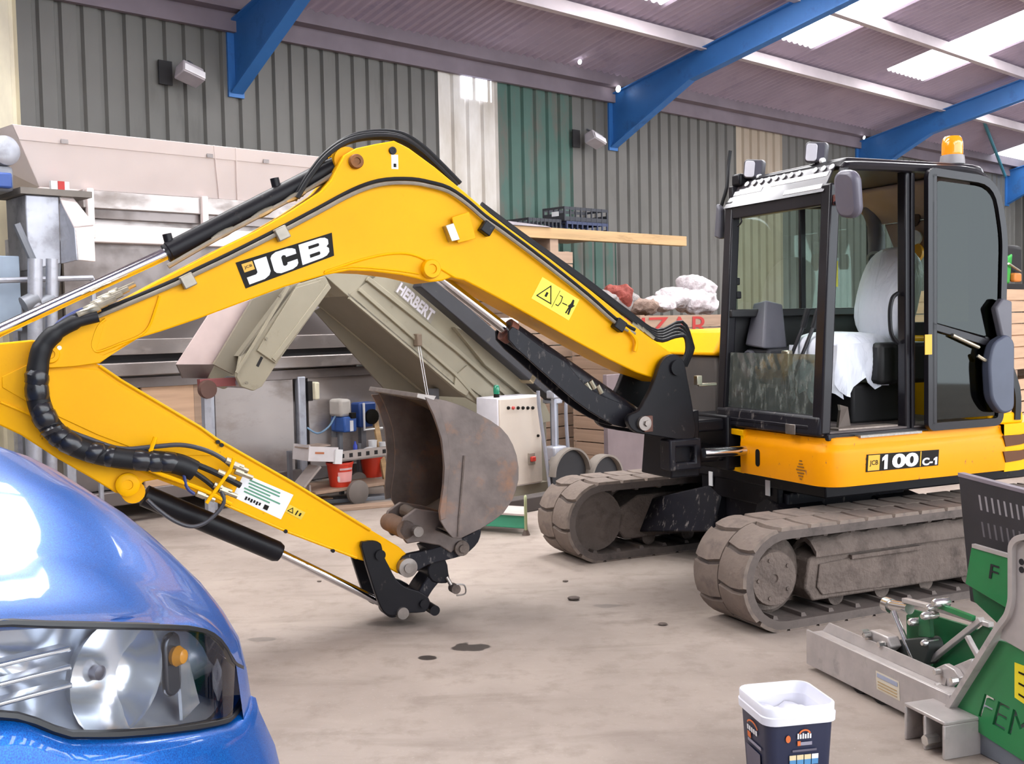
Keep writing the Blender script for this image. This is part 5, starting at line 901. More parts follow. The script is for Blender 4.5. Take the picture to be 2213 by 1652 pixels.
# --- sack truck of bent tubes, with wheels
ys = -3.35; S = wthing('sack_truck', 7.9, ys, 'grey tubular sack truck with dark wheel guards behind the far track', 'sack truck')
SLV = mat('silver_tube', '#A3A7B4', .35, .6, .08, 6)
for k, pts in enumerate(([(1163, 845), (1165, 880), (1176, 960), (1188, 1050)], [(1232, 862), (1223, 875), (1226, 950), (1234, 1035)], [(1236, 980), (1250, 985), (1255, 1005), (1254, 1035)])):
    p = WYs(pts, ys); p[-1].z = max(.02, p[-1].z); wp('bent_tube', MB().tube(smooth(p + [V((p[-1].x, ys, .02))], 4), .018, 8), SLV, S)
p = WYs([(1197, 855), (1202, 970)], ys + .05); wp('mast', MB().bx(p[1].x - .035, p[0].x + .02, ys + .03, ys + .08, p[1].z, p[0].z), SLV, S, bev=.006); wp('mast_head', MB().bx(p[0].x - .06, p[0].x + .06, ys, ys + .1, p[0].z - .03, p[0].z + .05), GALV, S, bev=.012); wp('hub_block', MB().bx(p[1].x - .1, p[1].x + .09, ys - .02, ys + .12, p[1].z - .12, p[1].z + .03), GALV, S, bev=.02); wp('mast_foot', MB().bx(p[1].x - .03, p[1].x + .03, ys + .02, ys + .08, 0, p[1].z - .1), GALD, S)
for px, yy, r in ((1240, ys - .1, .27), (1315, ys - .15, .24)):
    c = WY(px, 1050, yy); zc = .2 if px < 1300 else .12; rows = [[V((c.x + rr * math.cos(w), y2, zc + rr * math.sin(w))) for rr, y2 in ((r - .02, yy), (r, yy), (r, yy + .12), (r - .02, yy + .12))] for w in [math.pi * i / 16 for i in range(17)]]; wp('wheel_guard', MB().grid(rows, True), mat('grey_guard', '#7E766E', .6) if px < 1300 else bpy.data.materials['grey_guard'], S); wp('guard_disc', MB().prism([V((c.x + (r - .025) * math.cos(w), yy + .06, max(0, zc + (r - .025) * math.sin(w)))) for w in [2 * math.pi * i / 24 for i in range(24)]], (0, .03, 0)), mat('dark_disc', '#2A2A2E', .7) if px < 1300 else bpy.data.materials['dark_disc'], S)
# --- black beam of a parked elevator leaning behind the boom ram
p0, p1 = WY(918, 604, -3.0), WY(1204, 852, -3.0); S = wthing('leaning_beam', p1.x, -3.0, 'black square beam slanting down behind the boom ram to a silver mast', 'beam'); wp('beam_tube', MB().ribbon([p0, p1], .17, .14, (0, 1, 0)), mat('scuffed_black_beam', '#25242A', .5, 0, .2, 4, dirt=('#6A665E', 9, .62, .8)), S, bev=.01); wp('beam_strap', MB().ribbon([p0.lerp(p1, .80), p0.lerp(p1, .83)], .18, .16, (0, 1, 0)), mat('tan_strap', '#8A7A5E', .7), S); wp('beam_plate', MB().bx(p0.x - .02, p0.x + .1, -3.02, -2.9, p0.z - .02, p0.z + .07), LABW, S); wp('end_fork', MB().bx(p1.x - .05, p1.x + .05, -3.03, -2.83, p1.z - .1, p1.z), GALV, S, bev=.01); wp('prop', MB().bx(p1.x - .03, p1.x + .03, -2.98, -2.92, 0, p1.z - .08), GALD, S)
# --- wooden bulk boxes
pl = {}
def plank(w, h, t, m):
    k = (round(w, 3), round(h, 3), round(t, 3), m.name)
    if k not in pl: me = MB().bx(0, w, 0, t, 0, h).mesh('plank'); me.materials.append(m); pl[k] = me
    return pl[k]
def bulk_box(x, y, z, w, d, h, n, m, label, group):
    b = wthing('bulk_box', x, y, label, 'wooden box', group); b.location.z = z; ph = (h - .1) / n; rz_ = lambda a: Matrix.Rotation(a, 4, 'Z')
    for i in range(n):
        zz = .1 + i * ph + .006; hh = ph - .014; jx = (i * 37 % 5) * .002
        link('plank', plank(w, hh, .022, m), b, M=Matrix.Translation((0, -jx, zz))); link('plank', plank(w, hh, .022, m), b, M=Matrix.Translation((0, d - .022, zz)))
        link('plank', plank(d - .05, hh, .022, m), b, M=Matrix.Translation((.022 - jx, .025, zz)) @ rz_(math.pi / 2)); link('plank', plank(d - .05, hh, .022, m), b, M=Matrix.Translation((w, .025, zz)) @ rz_(math.pi / 2))
    for sx in (.03, w - .11):
        for sy in (.024, d - .104): link('corner_post', plank(.08, h - .1, .08, WOOD), b, M=Matrix.Translation((sx, sy, .1)))
    for sx in (0, w / 2 - .05, w - .1): link('skid', plank(.1, .1, d, WOOD), b, M=Matrix.Translation((sx, 0, 0)))
    MB().bx(.03, w - .03, .03, d - .03, .1, .12).build('box_base', WOOD, b); return b
gA = 'bulk boxes stacked behind the boom'
for k in range(3): bulk_box(9.02, -1.3, k * .88, 1.13, 1.1, .88, 5, WOOD, 'weathered wooden bulk box under the timber shelf, %s of its stack' % ('bottom', 'middle', 'topmost')[k], gA)
for k in range(2): bulk_box(7.85, -1.45, k * .86, 1.13, 1.1, .86, 5, WOOD, 'wooden bulk box seen through the arch of the boom ram, %s of two' % ('lower', 'upper')[k], gA)
bx_ = [bulk_box(9.75, -2.75, k * .9, 2.1, 1.1, .9, 5, WOOD, ('long wooden bulk box low behind the king post', 'long wooden box with red stencilled letters and sacks on top')[k], gA) for k in range(2)]
Q = [WY(1335, 688, -2.76), WY(1540, 683, -2.76), WY(1540, 724, -2.76), WY(1335, 730, -2.76)]; Q = [q - V((9.75, -2.75, .9)) for q in Q]; text('stencil_lettering', 'NZAR', Q, (.05, .95, .0, 1), REDP, bx_[1], .004)
c = WY(1098, 690, -1.55); wone('white_carton', MB().bx(c.x - .1, c.x + .22, -1.5, -1.32, 1.722, 1.80), LABW, c.x, -1.5, 'flat white carton on the box seen under the boom', 'carton', None, .01)
wone('red_edged_board', MB().bx(8.55, 9.5, -3.3, -3.24, 0, 1.17), mat('pinkish_board', '#76686A', .7), 8.55, -3.3, 'pale upright board with dusty face left of the king post', 'board', None, .006)
# timber shelf on the stack
S = wthing('timber_shelf', 10.0, -1.0, 'long sawn timber beam and boards resting on the tall box stack', 'shelf'); zt = 2.65
wp('beam', MB().bx(9.1, 12.75, -1.12, -1.0, zt + .16, zt + .30), WOODY, S, bev=.006); wp('board', MB().bx(9.0, 11.2, -1.0, -.2, zt + .2, zt + .235), WOOD, S, bev=.004); wp('bearer', MB().bx(9.1, 9.25, -1.1, -.2, zt, zt + .16), WOOD, S); wp('bearer', MB().bx(9.95, 10.1, -1.1, -.2, zt, zt + .16), WOOD, S)
zs_ = zt + .30
cg = 'black crates on the timber shelf'; CRT = mat('black_crate_plastic', '#24262E', .5); CRTB = mat('navy_crate_plastic', '#2A3350', .5)
for x0_, w_, h_, lb, m in ((10.42, .82, .19, 'navy plastic crate, lower of the two stacked on the timber shelf', CRTB), (10.38, .86, .19, 'black plastic crate with white tag, upper of the two on the timber shelf', CRT), (9.72, .6, .2, 'single dark plastic crate left of the stacked pair', CRT)):
    up_ = 'upper' in lb; z_ = (zt + .235) + (.19 if up_ else 0); cr = wthing('plastic_crate', x0_, -.95, lb, 'crate', cg); cr.location.z = z_
    for yy in (0, .4): wp('side', MB().bx(x0_, x0_ + w_, -.95 + yy, -.94 + yy, 0, .06).bx(x0_, x0_ + w_, -.95 + yy, -.94 + yy, h_ - .04, h_), m, cr)
    for xx in (0, w_ - .01): wp('end', MB().bx(x0_ + xx, x0_ + xx + .01, -.95, -.54, 0, h_ * .55).bx(x0_ + xx, x0_ + xx + .01, -.95, -.54, h_ - .03, h_), m, cr)
    for k in range(9): wp('bar', MB().bx(x0_ + k * (w_ - .03) / 8, x0_ + k * (w_ - .03) / 8 + .02, -.953, -.938, 0, h_).bx(x0_ + k * (w_ - .03) / 8, x0_ + k * (w_ - .03) / 8 + .02, -.552, -.54, 0, h_), m, cr)
    for k in range(5): wp('end_bar', MB().bx(x0_ - .003, x0_ + .012, -.95 + k * .095, -.93 + k * .095, 0, h_), m, cr)
    wp('base', MB().bx(x0_, x0_ + w_, -.95, -.54, 0, .01), m, cr)
    if up_: wp('tag', MB().bx(x0_ - .006, x0_ - .002, -.85, -.72, .07, .13), LABW, cr)
c = WY(1110, 494, -1.0); wone('folded_sheet', MB().hexa([V((9.15, -1.15, zs_)), V((9.95, -1.15, zs_)), V((9.95, -1.0, zs_)), V((9.15, -1.0, zs_))], [V((9.2, -1.13, zs_ + .05)), V((9.85, -1.13, zs_ + .02)), V((9.85, -1.01, zs_ + .02)), V((9.2, -1.01, zs_ + .05))]), mat('grey_sheet', '#8E868A', .6), 9.5, -1.1, 'flat folded grey sheet on the left of the timber shelf', 'sheet', None, .01)
def crumple(mb, amp, sc):
    mb.v = [q + mnoise.noise_vector(q * sc) * amp + mnoise.noise_vector(q * sc * 2.7) * amp * .5 for q in mb.v]; return mb
# sacks heaped on the stencilled box
k = N('white_woven_sack'); n_ = k.noise(7, 4, .6); k.l(k.mix(k.ramp(n_, .4, .7), lin('#CDC6C9'), lin('#9C9092')), k.b.inputs['Base Color']); k.b.inputs['Roughness'].default_value = .6; k.bump(k.noise(11, 4), .8, .05); SACK = k.m
SACKB = mat('dull_brown_sack', '#8A7468', .8, 0, .2, 8, bump=(12, .8, .05)); SACKR = mat('rust_red_sack', '#8A3E34', .7, 0, .2, 8, bump=(12, .8, .05)); SACKG = mat('grey_sack', '#86807E', .7, 0, .2, 8, bump=(12, .8, .05))
for i, (px, py, sx, sz, m, lb) in enumerate(((1505, 652, .30, .16, SACK, 'white sack lying at the right end of the heap'), (1512, 622, .24, .13, SACK, 'crumpled white sack on top at the right end of the heap'), (1470, 645, .22, .12, SACK, 'rounded white sack in the middle right of the heap'), (1415, 660, .24, .09, SACK, 'flat pale sack in the middle of the heap'), (1340, 640, .12, .12, SACKR, 'rust red sack poking up left in the heap'), (1345, 655, .3, .11, SACKG, 'grey sack on the left of the heap'), (1385, 662, .28, .09, SACKB, 'brown sack at the front of the heap'), (1300, 648, .16, .11, SACKG, 'small grey sack at the far left end of the heap'))):
    c = WY(px, py, -2.45); z_ = max(1.8 + sz * .9, c.z); wone('sack', crumple(puff(c.x, -2.45 + .05 * (i % 3), z_, sx * 1.05, .22, sz * 1.05, .15 * math.sin(i * 2.1), i + 3, 2.6, fine=2), .05, 5.5), m, c.x, -2.45, lb, 'sack', 'sacks heaped on the stencilled box')
# timber boxes at the far right with garden machine on top
gR = 'pale bulk boxes behind the cab'
for k in range(2): bulk_box(11.35, -6.0, .14 + k * 1.0 - .14, 1.9, 1.2, 1.0, 7, WOODL, ('lower pale bulk box behind the excavator tail', 'upper pale bulk box carrying the green machine behind the cab')[k], gR)
S = wthing('green_mower', 12.2, -5.9, 'bright green garden machine with dark top on the pale box behind the cab', 'machine'); S.location.z = 2.0; c = WY(2185, 590, -5.95)
wp('green_hood', MB().prism([(c.x - .16, -5.9, .06), (c.x + .10, -5.9, .06), (c.x + .18, -5.9, .40), (c.x + .08, -5.9, .36), (c.x - .02, -5.9, .30)], (0, .35, 0)), mat('bright_green_paint', '#2F9A3C', .4), S, bev=.02); wp('engine', MB().bx(c.x + .1, c.x + .5, -5.88, -5.5, .1, .5), DARK, S, bev=.05); wp('orange_part', MB().bx(c.x + .12, c.x + .3, -5.95, -5.88, .08, .18), mat('orange_part', '#D07A30', .5), S, bev=.02); wp('base_frame', MB().bx(c.x - .18, c.x + .5, -5.9, -5.5, 0, .06), DARK, S); wp('handle', MB().tube([(c.x - .02, -5.93, .28), (c.x + .3, -5.93, .2)], .012, 6), ZNC, S)
# --- flood lamps fixed on the wall
for px, py, lb in ((410, 160, 'small white flood lamp on the wall left of the first blue rafter'), (1285, 302, 'small white flood lamp on the wall below the middle blue rafter')):
    c = WY(px, py, -.25); L = wthing('flood_lamp', c.x, -.25, lb, 'lamp', 'flood lamps on the back wall'); Mx = Matrix.Translation(c) @ Matrix.Rotation(.3, 4, 'Y') @ Matrix.Rotation(-.5, 4, 'X')
    wp('lamp_housing', MB().hexa([Mx @ V(q) for q in ((-.13, -.1, -.1), (.13, -.1, -.1), (.13, .1, -.06), (-.13, .1, -.06))], [Mx @ V(q) for q in ((-.12, -.08, .08), (.12, -.08, .08), (.12, .08, .1), (-.12, .08, .1))]), mat('grey_lamp_housing', '#A8A0A4', .5) if px < 500 else bpy.data.materials['grey_lamp_housing'], L, bev=.015)
    wp('lamp_glass', MB().bx(-.12, .12, -.115, -.1, -.09, .0, Mx), mat('white_lamp_glass', '#E6E2E4', .3) if px < 500 else bpy.data.materials['white_lamp_glass'], L, bev=.006); wp('lamp_arm', MB().tube([c + V((0, .05, .05)), c + V((.1, .15, .15)), c + V((.12, .27, .2))], .018, 6), GALD, L); wp('lamp_plate', MB().bx(c.x - .25, c.x - .1, -.06, -.04, c.z - .1, c.z + .15), DARK, L)

c = W.Z(1150, 1106); wone('timber_skid', MB().bx(c.x - .9, c.x + .7, c.y, c.y + .16, 0, .13), mat('dark_stained_timber', '#4A4340', .8), c.x, c.y, 'dark low timber skid on the floor in front of the control cabinet', 'skid', None, .008)
# ------------------------------------------------------------------ blue car in the left foreground (axes: x forward, y to its left)
CF = Fr(-.872, 1.368, -43.8)
CAR = thing('blue_car', CF, 'metallic blue car with clear headlamp nosing in at the lower left', 'car')
def car_paint():
    k = N('metallic_blue_paint'); n = k.noise(420, 2, .5); k.l(k.mix(k.ramp(n, .35, .7), lin('#00418F'), lin('#0066BC')), k.b.inputs['Base Color'])
    k.b.inputs['Metallic'].default_value = .4; k.b.inputs['Roughness'].default_value = .35; k.b.inputs['Specular IOR Level'].default_value = .3; k.b.inputs['Coat Weight'].default_value = .45; k.b.inputs['Coat Roughness'].default_value = .04; return k.m
CPA = car_paint()
FOOT = smooth([V(q + (0,)) for q in ((.0, 0), (-.01, .25), (-.05, .45), (-.13, .62), (-.235, .74), (-.36, .82), (-.52, .87), (-.8, .895), (-1.2, .905), (-1.75, .91))], 6)
CUM = [0.0]
for p_, q_ in zip(FOOT, FOOT[1:]): CUM.append(CUM[-1] + (q_ - p_).length)
def foot_at(s):
    s = max(0, min(CUM[-1], s))
    for i in range(len(FOOT) - 1):
        if s <= CUM[i + 1] + 1e-9:
            t = (s - CUM[i]) / (CUM[i + 1] - CUM[i]); d = (FOOT[i + 1] - FOOT[i]).normalized(); return FOOT[i].lerp(FOOT[i + 1], t), V((-d.y, d.x, 0)) * -1
    return FOOT[-1], V((0, 1, 0))
def foot_hit(px, py):
    d = CF.I.to_3x3() @ ray(px, py); o = CF.c; best = None
    for i in range(len(FOOT) - 1):
        a, b = FOOT[i], FOOT[i + 1]; e = b - a; den = d.x * e.y - d.y * e.x
        if abs(den) < 1e-9: continue
        w = a - o; t = (w.x * e.y - w.y * e.x) / den; u = (w.x * d.y - w.y * d.x) / den
        if 0 <= u <= 1 and t > 0 and (best is None or t < best[0]): best = (t, CUM[i] + u * (CUM[i + 1] - CUM[i]), o.z + d.z * t)
    return best and best[1:]
def lerp1(tab, s):
    if s <= tab[0][0]: return tab[0][1]
    for a, b in zip(tab, tab[1:]):
        if s <= b[0]: return a[1] + (b[1] - a[1]) * (s - a[0]) / max(1e-9, b[0] - a[0])
    return tab[-1][1]
def outline(pts):
    h = sorted(x for x in (foot_hit(*q) for q in pts) if x); return h
TOP = outline([(0, 1340), (100, 1345), (200, 1347), (300, 1349), (400, 1352), (440, 1358), (470, 1372), (490, 1396), (500, 1420)])
BOT = outline([(0, 1548), (60, 1556), (100, 1575), (150, 1592), (250, 1592), (350, 1584), (430, 1574), (480, 1564), (500, 1558)])
s_in, s_out = TOP[0][0] - .12, TOP[-1][0] + .03
zlip = lambda s: lerp1([(0, TOP[0][1] + .0), (s_in, TOP[0][1])] + TOP + [(s_out, TOP[-1][1] - .02), (s_out + .12, TOP[-1][1] - .07), (s_out + .35, 1.0), (CUM[-1], 1.12)], s)
# bonnet and wings: one crowned skin
ZT = lambda x: lerp1([(-1.75, 1.535), (-1.3, 1.52), (-1.0, 1.49), (-.7, 1.42), (-.4, 1.325), (-.2, 1.275), (0, 1.245)], x)
cols = []; NS, NK = 44, 16
for i in range(NS + 1):
    s = CUM[-1] * i / NS; b, n = foot_at(s); tx = -.55 - 1.2 * (i / NS); tgt = V((tx, 0, 0)); c = []
    for k in range(NK + 1):
        f = (k / NK) ** 1.6; p_ = b.lerp(tgt, f); d_ = (p_ - b).length; R_ = .55
        e = 1 - min(1, d_ / R_); g_ = 1 - math.sqrt(max(0, 1 - e ** 2.2)); z = ZT(p_.x) - (ZT(b.x) - zlip(s)) * g_; c.append(V((p_.x, p_.y, z)))
    cols.append(c)
for sg, nm in ((1, 'bonnet_skin'), (-1, 'bonnet_skin')): P(nm, MB().grid([[V((q.x, q.y * sg, q.z)) for q in c] for c in cols]), CPA, CAR, ang=80)
# lower nose: bumper skin below the lamps, both sides
def skin(s0, s1, ztop, prof, n, sg=1):
    rows = []
    for i in range(n + 1):
        s = s0 + (s1 - s0) * i / n; b, nn = foot_at(s); zt_ = ztop(s); rows.append([V(((b + nn * o).x, (b + nn * o).y * sg, zt_ + (zb_ - zt_) * t)) for t, o, zb_ in prof])
    return rows
zbot = lambda s: lerp1([(0, BOT[0][1] + .0), (s_in, BOT[0][1])] + BOT + [(s_out, BOT[-1][1]), (CUM[-1], BOT[-1][1])], s) - .006
bp = [(0, -.045, .4), (0, .0, .4), (.015, .016, .4), (.06, .022, .4), (.18, .05, .4), (.35, .07, .4), (.6, .075, .4), (.85, .06, .4), (1, .02, .4)]
for sg in (1, -1): P('front_bumper', MB().grid(skin(0, s_out + .12, zbot, bp, 40, sg)), CPA, CAR, ang=60)
# side of the wing with wheel arch
def wing(sg):
    rows = []
    for i in range(31):
        s = s_out - .005 + (CUM[-1] - s_out) * i / 30; b, nn = foot_at(s); zt_ = zlip(s); dx = b.x + .92; zb_ = max(.42, math.sqrt(max(0, .43 ** 2 - dx * dx)) + .36) if abs(dx) < .43 else .42
        rows.append([V((b.x + nn.x * o, (b.y + nn.y * o) * sg, zt_ + (zb_ - zt_) * t)) for t, o in ((0, 0), (.2, .014), (.45, .018), (.8, .01), (1, .012))])
    return rows
for sg in (1, -1): P('wing_panel', MB().grid(wing(sg)), CPA, CAR, ang=60)
TYR = mat('tyre_rubber', '#1C1B1D', .8); ALY = mat('alloy_rim', '#9A9CA2', .3, .8)
for x in (-.92, -3.35):
    for sg in (1, -1):
        wh = P('wheel', MB().lathe((x, sg * .88, .335), (0, -sg, 0), [(.20, .0), (.30, .0), (.33, .03), (.333, .18), (.30, .21), (.20, .21)], 32), TYR, CAR); P('rim', MB().lathe((x, sg * .885, .335), (0, -sg, 0), [(.0, .03), (.06, .02), (.19, .03), (.215, .0), (.215, .2)], 24), ALY, wh)
# headlamp: glossy bowl, reflector facets, indicator and clear lens
def lampgrid(off, n=26, m=10, inset=0.0):
    rows = []
    for i in range(n + 1):
        s = s_in + (s_out + .06 - s_in) * i / n; b, nn = foot_at(s); z1_, z0_ = zlip(s) - .004 - inset, zbot(s) + .008 + inset; rows.append([b + nn * (off if not callable(off) else off(i / n, j / m)) + V((0, 0, z1_ + (z0_ - z1_) * j / m)) for j in range(m + 1)])
    return rows
k = N('lamp_reflector'); k.b.inputs['Base Color'].default_value = lin('#E2E4EA'); k.b.inputs['Metallic'].default_value = .8; k.b.inputs['Roughness'].default_value = .17; REF = k.m
HL_ = P('headlamp_housing', MB().grid(lampgrid(lambda u, v: -.10 + .05 * math.sin(v * 3.14) * 0 + .055 * (abs(2 * v - 1) ** 2) + .02 * (u < .12))), REF, CAR, ang=80, l='silvery headlamp housing')
s_m = lambda px, py: foot_hit(px, py)
def lamp_pt(px, py, off):
    s, z = foot_hit(px, py); b, nn = foot_at(s); return b + nn * off + V((0, 0, z)), nn
c, nn = lamp_pt(300, 1470, -.085); MBx = MB()
P('main_reflector', MBx.lathe(c, nn, [(.018, -.03), (.045, -.02), (.075, .005), (.092, .035), (.096, .04)], 28, False), REF, HL_, ang=80); P('bulb_cap', MB().lathe(c + nn * -.03, nn, [(.0, .034), (.012, .03), (.014, .0), (.018, -.005)], 14), mat('dark_bulb', '#55525A', .3, .5), HL_)
c, nn = lamp_pt(418, 1440, -.05); P('indicator_bowl', MB().prism([c + V((0, 0, z)) + nn.cross(V((0, 0, 1))) * y for y, z in rrect(-.022, .022, -.055, .055, .02)], nn * .012), mat('lamp_dark_bezel', '#4A4C54', .2, .6), HL_, bev=.004); P('amber_bulb', MB().lathe(c + nn * .012 + V((0, 0, .015)), nn, [(.016, 0), (.018, .008), (.012, .02), (0, .024)], 14), mat('amber_glass', '#C9862A', .15, 0, .05), HL_, l='amber indicator bulb')
c, nn = lamp_pt(455, 1475, -.045); P('corner_reflector', MB().prism([c + V((0, 0, z)) + nn.cross(V((0, 0, 1))) * y for y, z in ((-.03, -.05), (.03, -.06), (.035, .05), (.01, .06))], nn * .006), REF, HL_)
c, nn = lamp_pt(30, 1480, -.05)
for j in range(3): P('lamp_fin', MB().prism([c + V((0, 0, .025 - .028 * j + z)) + nn.cross(V((0, 0, 1))) * y for y, z in ((-.10, -.006), (.035, -.003), (.035, .005), (-.10, .003))], nn * .03), REF, HL_, bev=.003)
P('lamp_bezel', MB().tube([r[0] for r in lampgrid(-.004)] , .006, 6).tube([r[-1] for r in lampgrid(-.004)], .007, 6), mat('black_seal', '#141518', .4), CAR)
k = N('lamp_lens'); t = k.n('ShaderNodeBsdfTransparent'); t.inputs['Color'].default_value = (.94, .96, .97, 1); g_ = k.n('ShaderNodeBsdfGlossy'); g_.inputs['Roughness'].default_value = .02; fr_ = k.n('ShaderNodeFresnel'); fr_.inputs['IOR'].default_value = 1.5; mx = k.n('ShaderNodeMixShader'); k.l(fr_.outputs[0], mx.inputs[0]); k.l(t.outputs[0], mx.inputs[1]); k.l(g_.outputs[0], mx.inputs[2]); k.l(mx.outputs[0], k.t.nodes['Material Output'].inputs['Surface'])
P('headlamp_lens', MB().grid(lampgrid(0.0)), k.m, CAR, ang=80, l='clear headlamp lens')
mir = [[V((q.x, -q.y, q.z)) for q in r] for r in lampgrid(-.005)]; P('headlamp_lens', MB().grid(mir), REF, CAR, ang=80)
# grille and rest of the body behind
P('grille', MB().grid([[V((foot_at(abs(s))[0].x - .02, math.copysign(foot_at(abs(s))[0].y, s), z)) for s in [(-s_in + 2 * s_in * i / 12) for i in range(13)]] for z in (zlip(0) - .0, zbot(0) - .02)]), mat('black_grille', '#17171A', .5), CAR)
for j in range(4): P('grille_bar', MB().tube([V((foot_at(abs(s))[0].x + .0, math.copysign(foot_at(abs(s))[0].y, s), zlip(0) - .03 - j * .045)) for s in [(-s_in + 2 * s_in * i / 12) for i in range(13)]], .008, 6), CHR, CAR)
bw = .905
def body_side(sg): return [[V((x, sg * (bw if z < 1.1 else bw - .03), z)) for x in (-1.75, -2.4, -3.2, -4.0)] for z in (.4, .7, 1.1, 1.3)]
for sg in (1, -1): P('body_side', MB().grid(body_side(sg)), CPA, CAR); P('side_glass', MB().grid([[V((-1.95, sg * .86, 1.3)), V((-3.9, sg * .86, 1.3))], [V((-2.5, sg * .66, 1.78)), V((-3.7, sg * .66, 1.78))]]), mat('dark_car_glass', '#15181C', .08) if sg > 0 else bpy.data.materials['dark_car_glass'], CAR); P('front_pillar', MB().tube([(-1.8, sg * .82, 1.46), (-2.45, sg * .68, 1.8)], .035, 6), CPA, CAR)
P('windscreen', MB().grid([[V((-1.75, y, 1.52)) for y in (-.84, 0, .84)], [V((-2.45, y, 1.8)) for y in (-.66, 0, .66)]]), bpy.data.materials['dark_car_glass'], CAR); P('roof', MB().grid([[V((x, y, 1.8 + .05 * (1 - (y / .66) ** 2))) for y in (-.68, -.3, 0, .3, .68)] for x in (-2.45, -3.1, -3.75)]), CPA, CAR); P('tail', MB().grid([[V((-4.0, y, z)) for y in (-.9, .9)] for z in (.4, 1.3)] + [[V((-3.75, y, 1.8)) for y in (-.68, .68)]]), CPA, CAR)
P('under_tray', MB().bx(-4.0, -.35, -.6, .6, .3, .42), TYR, CAR)

# ------------------------------------------------------------------ dark tub with white lid
zr = .335
a_, b_, c_ = Fr(0, 0, 0).Z(1655, 1537, zr), Fr(0, 0, 0).Z(1816, 1522, zr), Fr(0, 0, 0).Z(1614, 1474, zr)
ang = math.degrees(math.atan2(b_.y - a_.y, b_.x - a_.x)); wT = (b_ - a_).length; mid = (b_ + a_) / 2; nT = V((-(b_ - a_).y, (b_ - a_).x, 0)).normalized(); TF = Fr((mid + nT * wT / 2).x, (mid + nT * wT / 2).y, ang); h_ = wT / 2
TUB = thing('square_tub', TF, 'navy square plastic tub with white rim and printed panels, in the foreground', 'tub')
NAVY = mat('navy_plastic', '#20263F', .4, 0, .05); LIDW = mat('white_lid_plastic', '#D9D9E2', .4, 0, .03)
def sq(w, z, r): return [V((x, y, z)) for x, y in rrect(-w, w, -w, w, r, 5)]
P('tub_body', MB().grid([sq(h_ * .80, 0, .03), sq(h_ * .82, .01, .035), sq(h_ * .93, .295, .04)], True), NAVY, TUB, ang=60)
P('tub_base', MB().add(sq(h_ * .80, .002, .03), [tuple(range(24))]), NAVY, TUB)
P('white_rim', MB().grid([sq(h_ * .95, .27, .045), sq(h_ * 1.0, .272, .05), sq(h_ * 1.01, .30, .05), sq(h_ * .985, .303, .05), sq(h_ * .99, zr - .004, .05), sq(h_ * .975, zr, .05), sq(h_ * .93, zr, .045), sq(h_ * .90, .30, .04), sq(h_ * .88, .29, .04)], True), LIDW, TUB, ang=50)
P('inner_lining', MB().grid([sq(h_ * .88, .29, .04), sq(h_ * .78, .02, .03)], True).add(sq(h_ * .78, .02, .03), [tuple(range(24))]), LIDW, TUB, ang=50)
P('contents', MB().grid([[V((x, y, .255 + .012 * math.sin(9 * x / h_ + 5 * y / h_))) for x in [h_ * .84 * (i / 5 - 1) for i in range(11)]] for y in [h_ * .84 * (i / 5 - 1) for i in range(11)]]), LIDW, TUB, ang=80)
OR = mat('orange_print_ink', '#D06A32', .5)
def face(sx):  # quad on the front (0) or left (1) face
    f = lambda z: h_ * (.82 + .11 * z / .295) + .002
    return [V((-f(.27) * .9, -f(.27), .27)), V((f(.27) * .9, -f(.27), .27)), V((f(.02) * .9, -f(.02), .02)), V((-f(.02) * .9, -f(.02), .02))] if sx == 0 else [V((-f(.27), f(.27) * .9, .27)), V((-f(.27), -f(.27) * .9, .27)), V((-f(.02), -f(.02) * .9, .02)), V((-f(.02), f(.02) * .9, .02))]
Q = face(0)
qpoly('round_mark', Q, [(.27 + .04 * math.cos(i * .52), .80 + .055 * math.sin(i * .52)) for i in range(12)], OR, TUB); [qbox('print_stroke', Q, (.42 + .04 * i, .445 + .04 * i, .79, .87 - .015 * (i % 2)), LABW, TUB) for i in range(6)]
P('arch_mark', MB().ribbon([quad(Q, .54 + .09 * math.cos(w), .84 + .075 * math.sin(w)) + V((0, -.002, 0)) for w in [.3 + .25 * i for i in range(11)]], .006, .001, (0, -1, 0)), OR, TUB)
qbox('text_bar', Q, (.42, .66, .69, .74), mat('faded_print', '#8E8A98', .5), TUB); qbox('orange_square', Q, (.42, .47, .69, .76), OR, TUB, .003); qbox('text_bar', Q, (.34, .74, .60, .63), mat('dim_print', '#5E5A68', .5), TUB)
SWA = mat('sand_print', '#D8C49A', .5); SWB = mat('sky_print', '#4E86B4', .5)
for i in range(4): qbox('picture_top', Q, (.29 + .125 * i, .40 + .125 * i, .48, .55), SWA if i < 3 else LABW, TUB); qbox('picture_base', Q, (.29 + .125 * i, .40 + .125 * i, .40, .48), SWB, TUB)
qbox('pale_strip', Q, (.29, .78, .33, .37), LABW, TUB); qbox('pale_column', Q, (.34, .42, .06, .33), bpy.data.materials['faded_print'], TUB); qbox('dim_panel', Q, (.46, .78, .06, .29), bpy.data.materials['dim_print'], TUB)
Q = face(1); P('arch_mark', MB().ribbon([quad(Q, .5 + .2 * math.cos(w), .80 + .1 * math.sin(w)) + V((-.002, 0, 0)) for w in [.3 + .25 * i for i in range(11)]], .006, .001, (-1, 0, 0)), OR, TUB); [qbox('print_stroke', Q, (.3 + .08 * i, .35 + .08 * i, .73, .80), LABW, TUB) for i in range(5)]; qbox('orange_square', Q, (.3, .42, .62, .70), OR, TUB); qbox('text_bar', Q, (.3, .8, .56, .60), bpy.data.materials['faded_print'], TUB); qbox('dim_panel', Q, (.2, .75, .1, .48), bpy.data.materials['dim_print'], TUB)

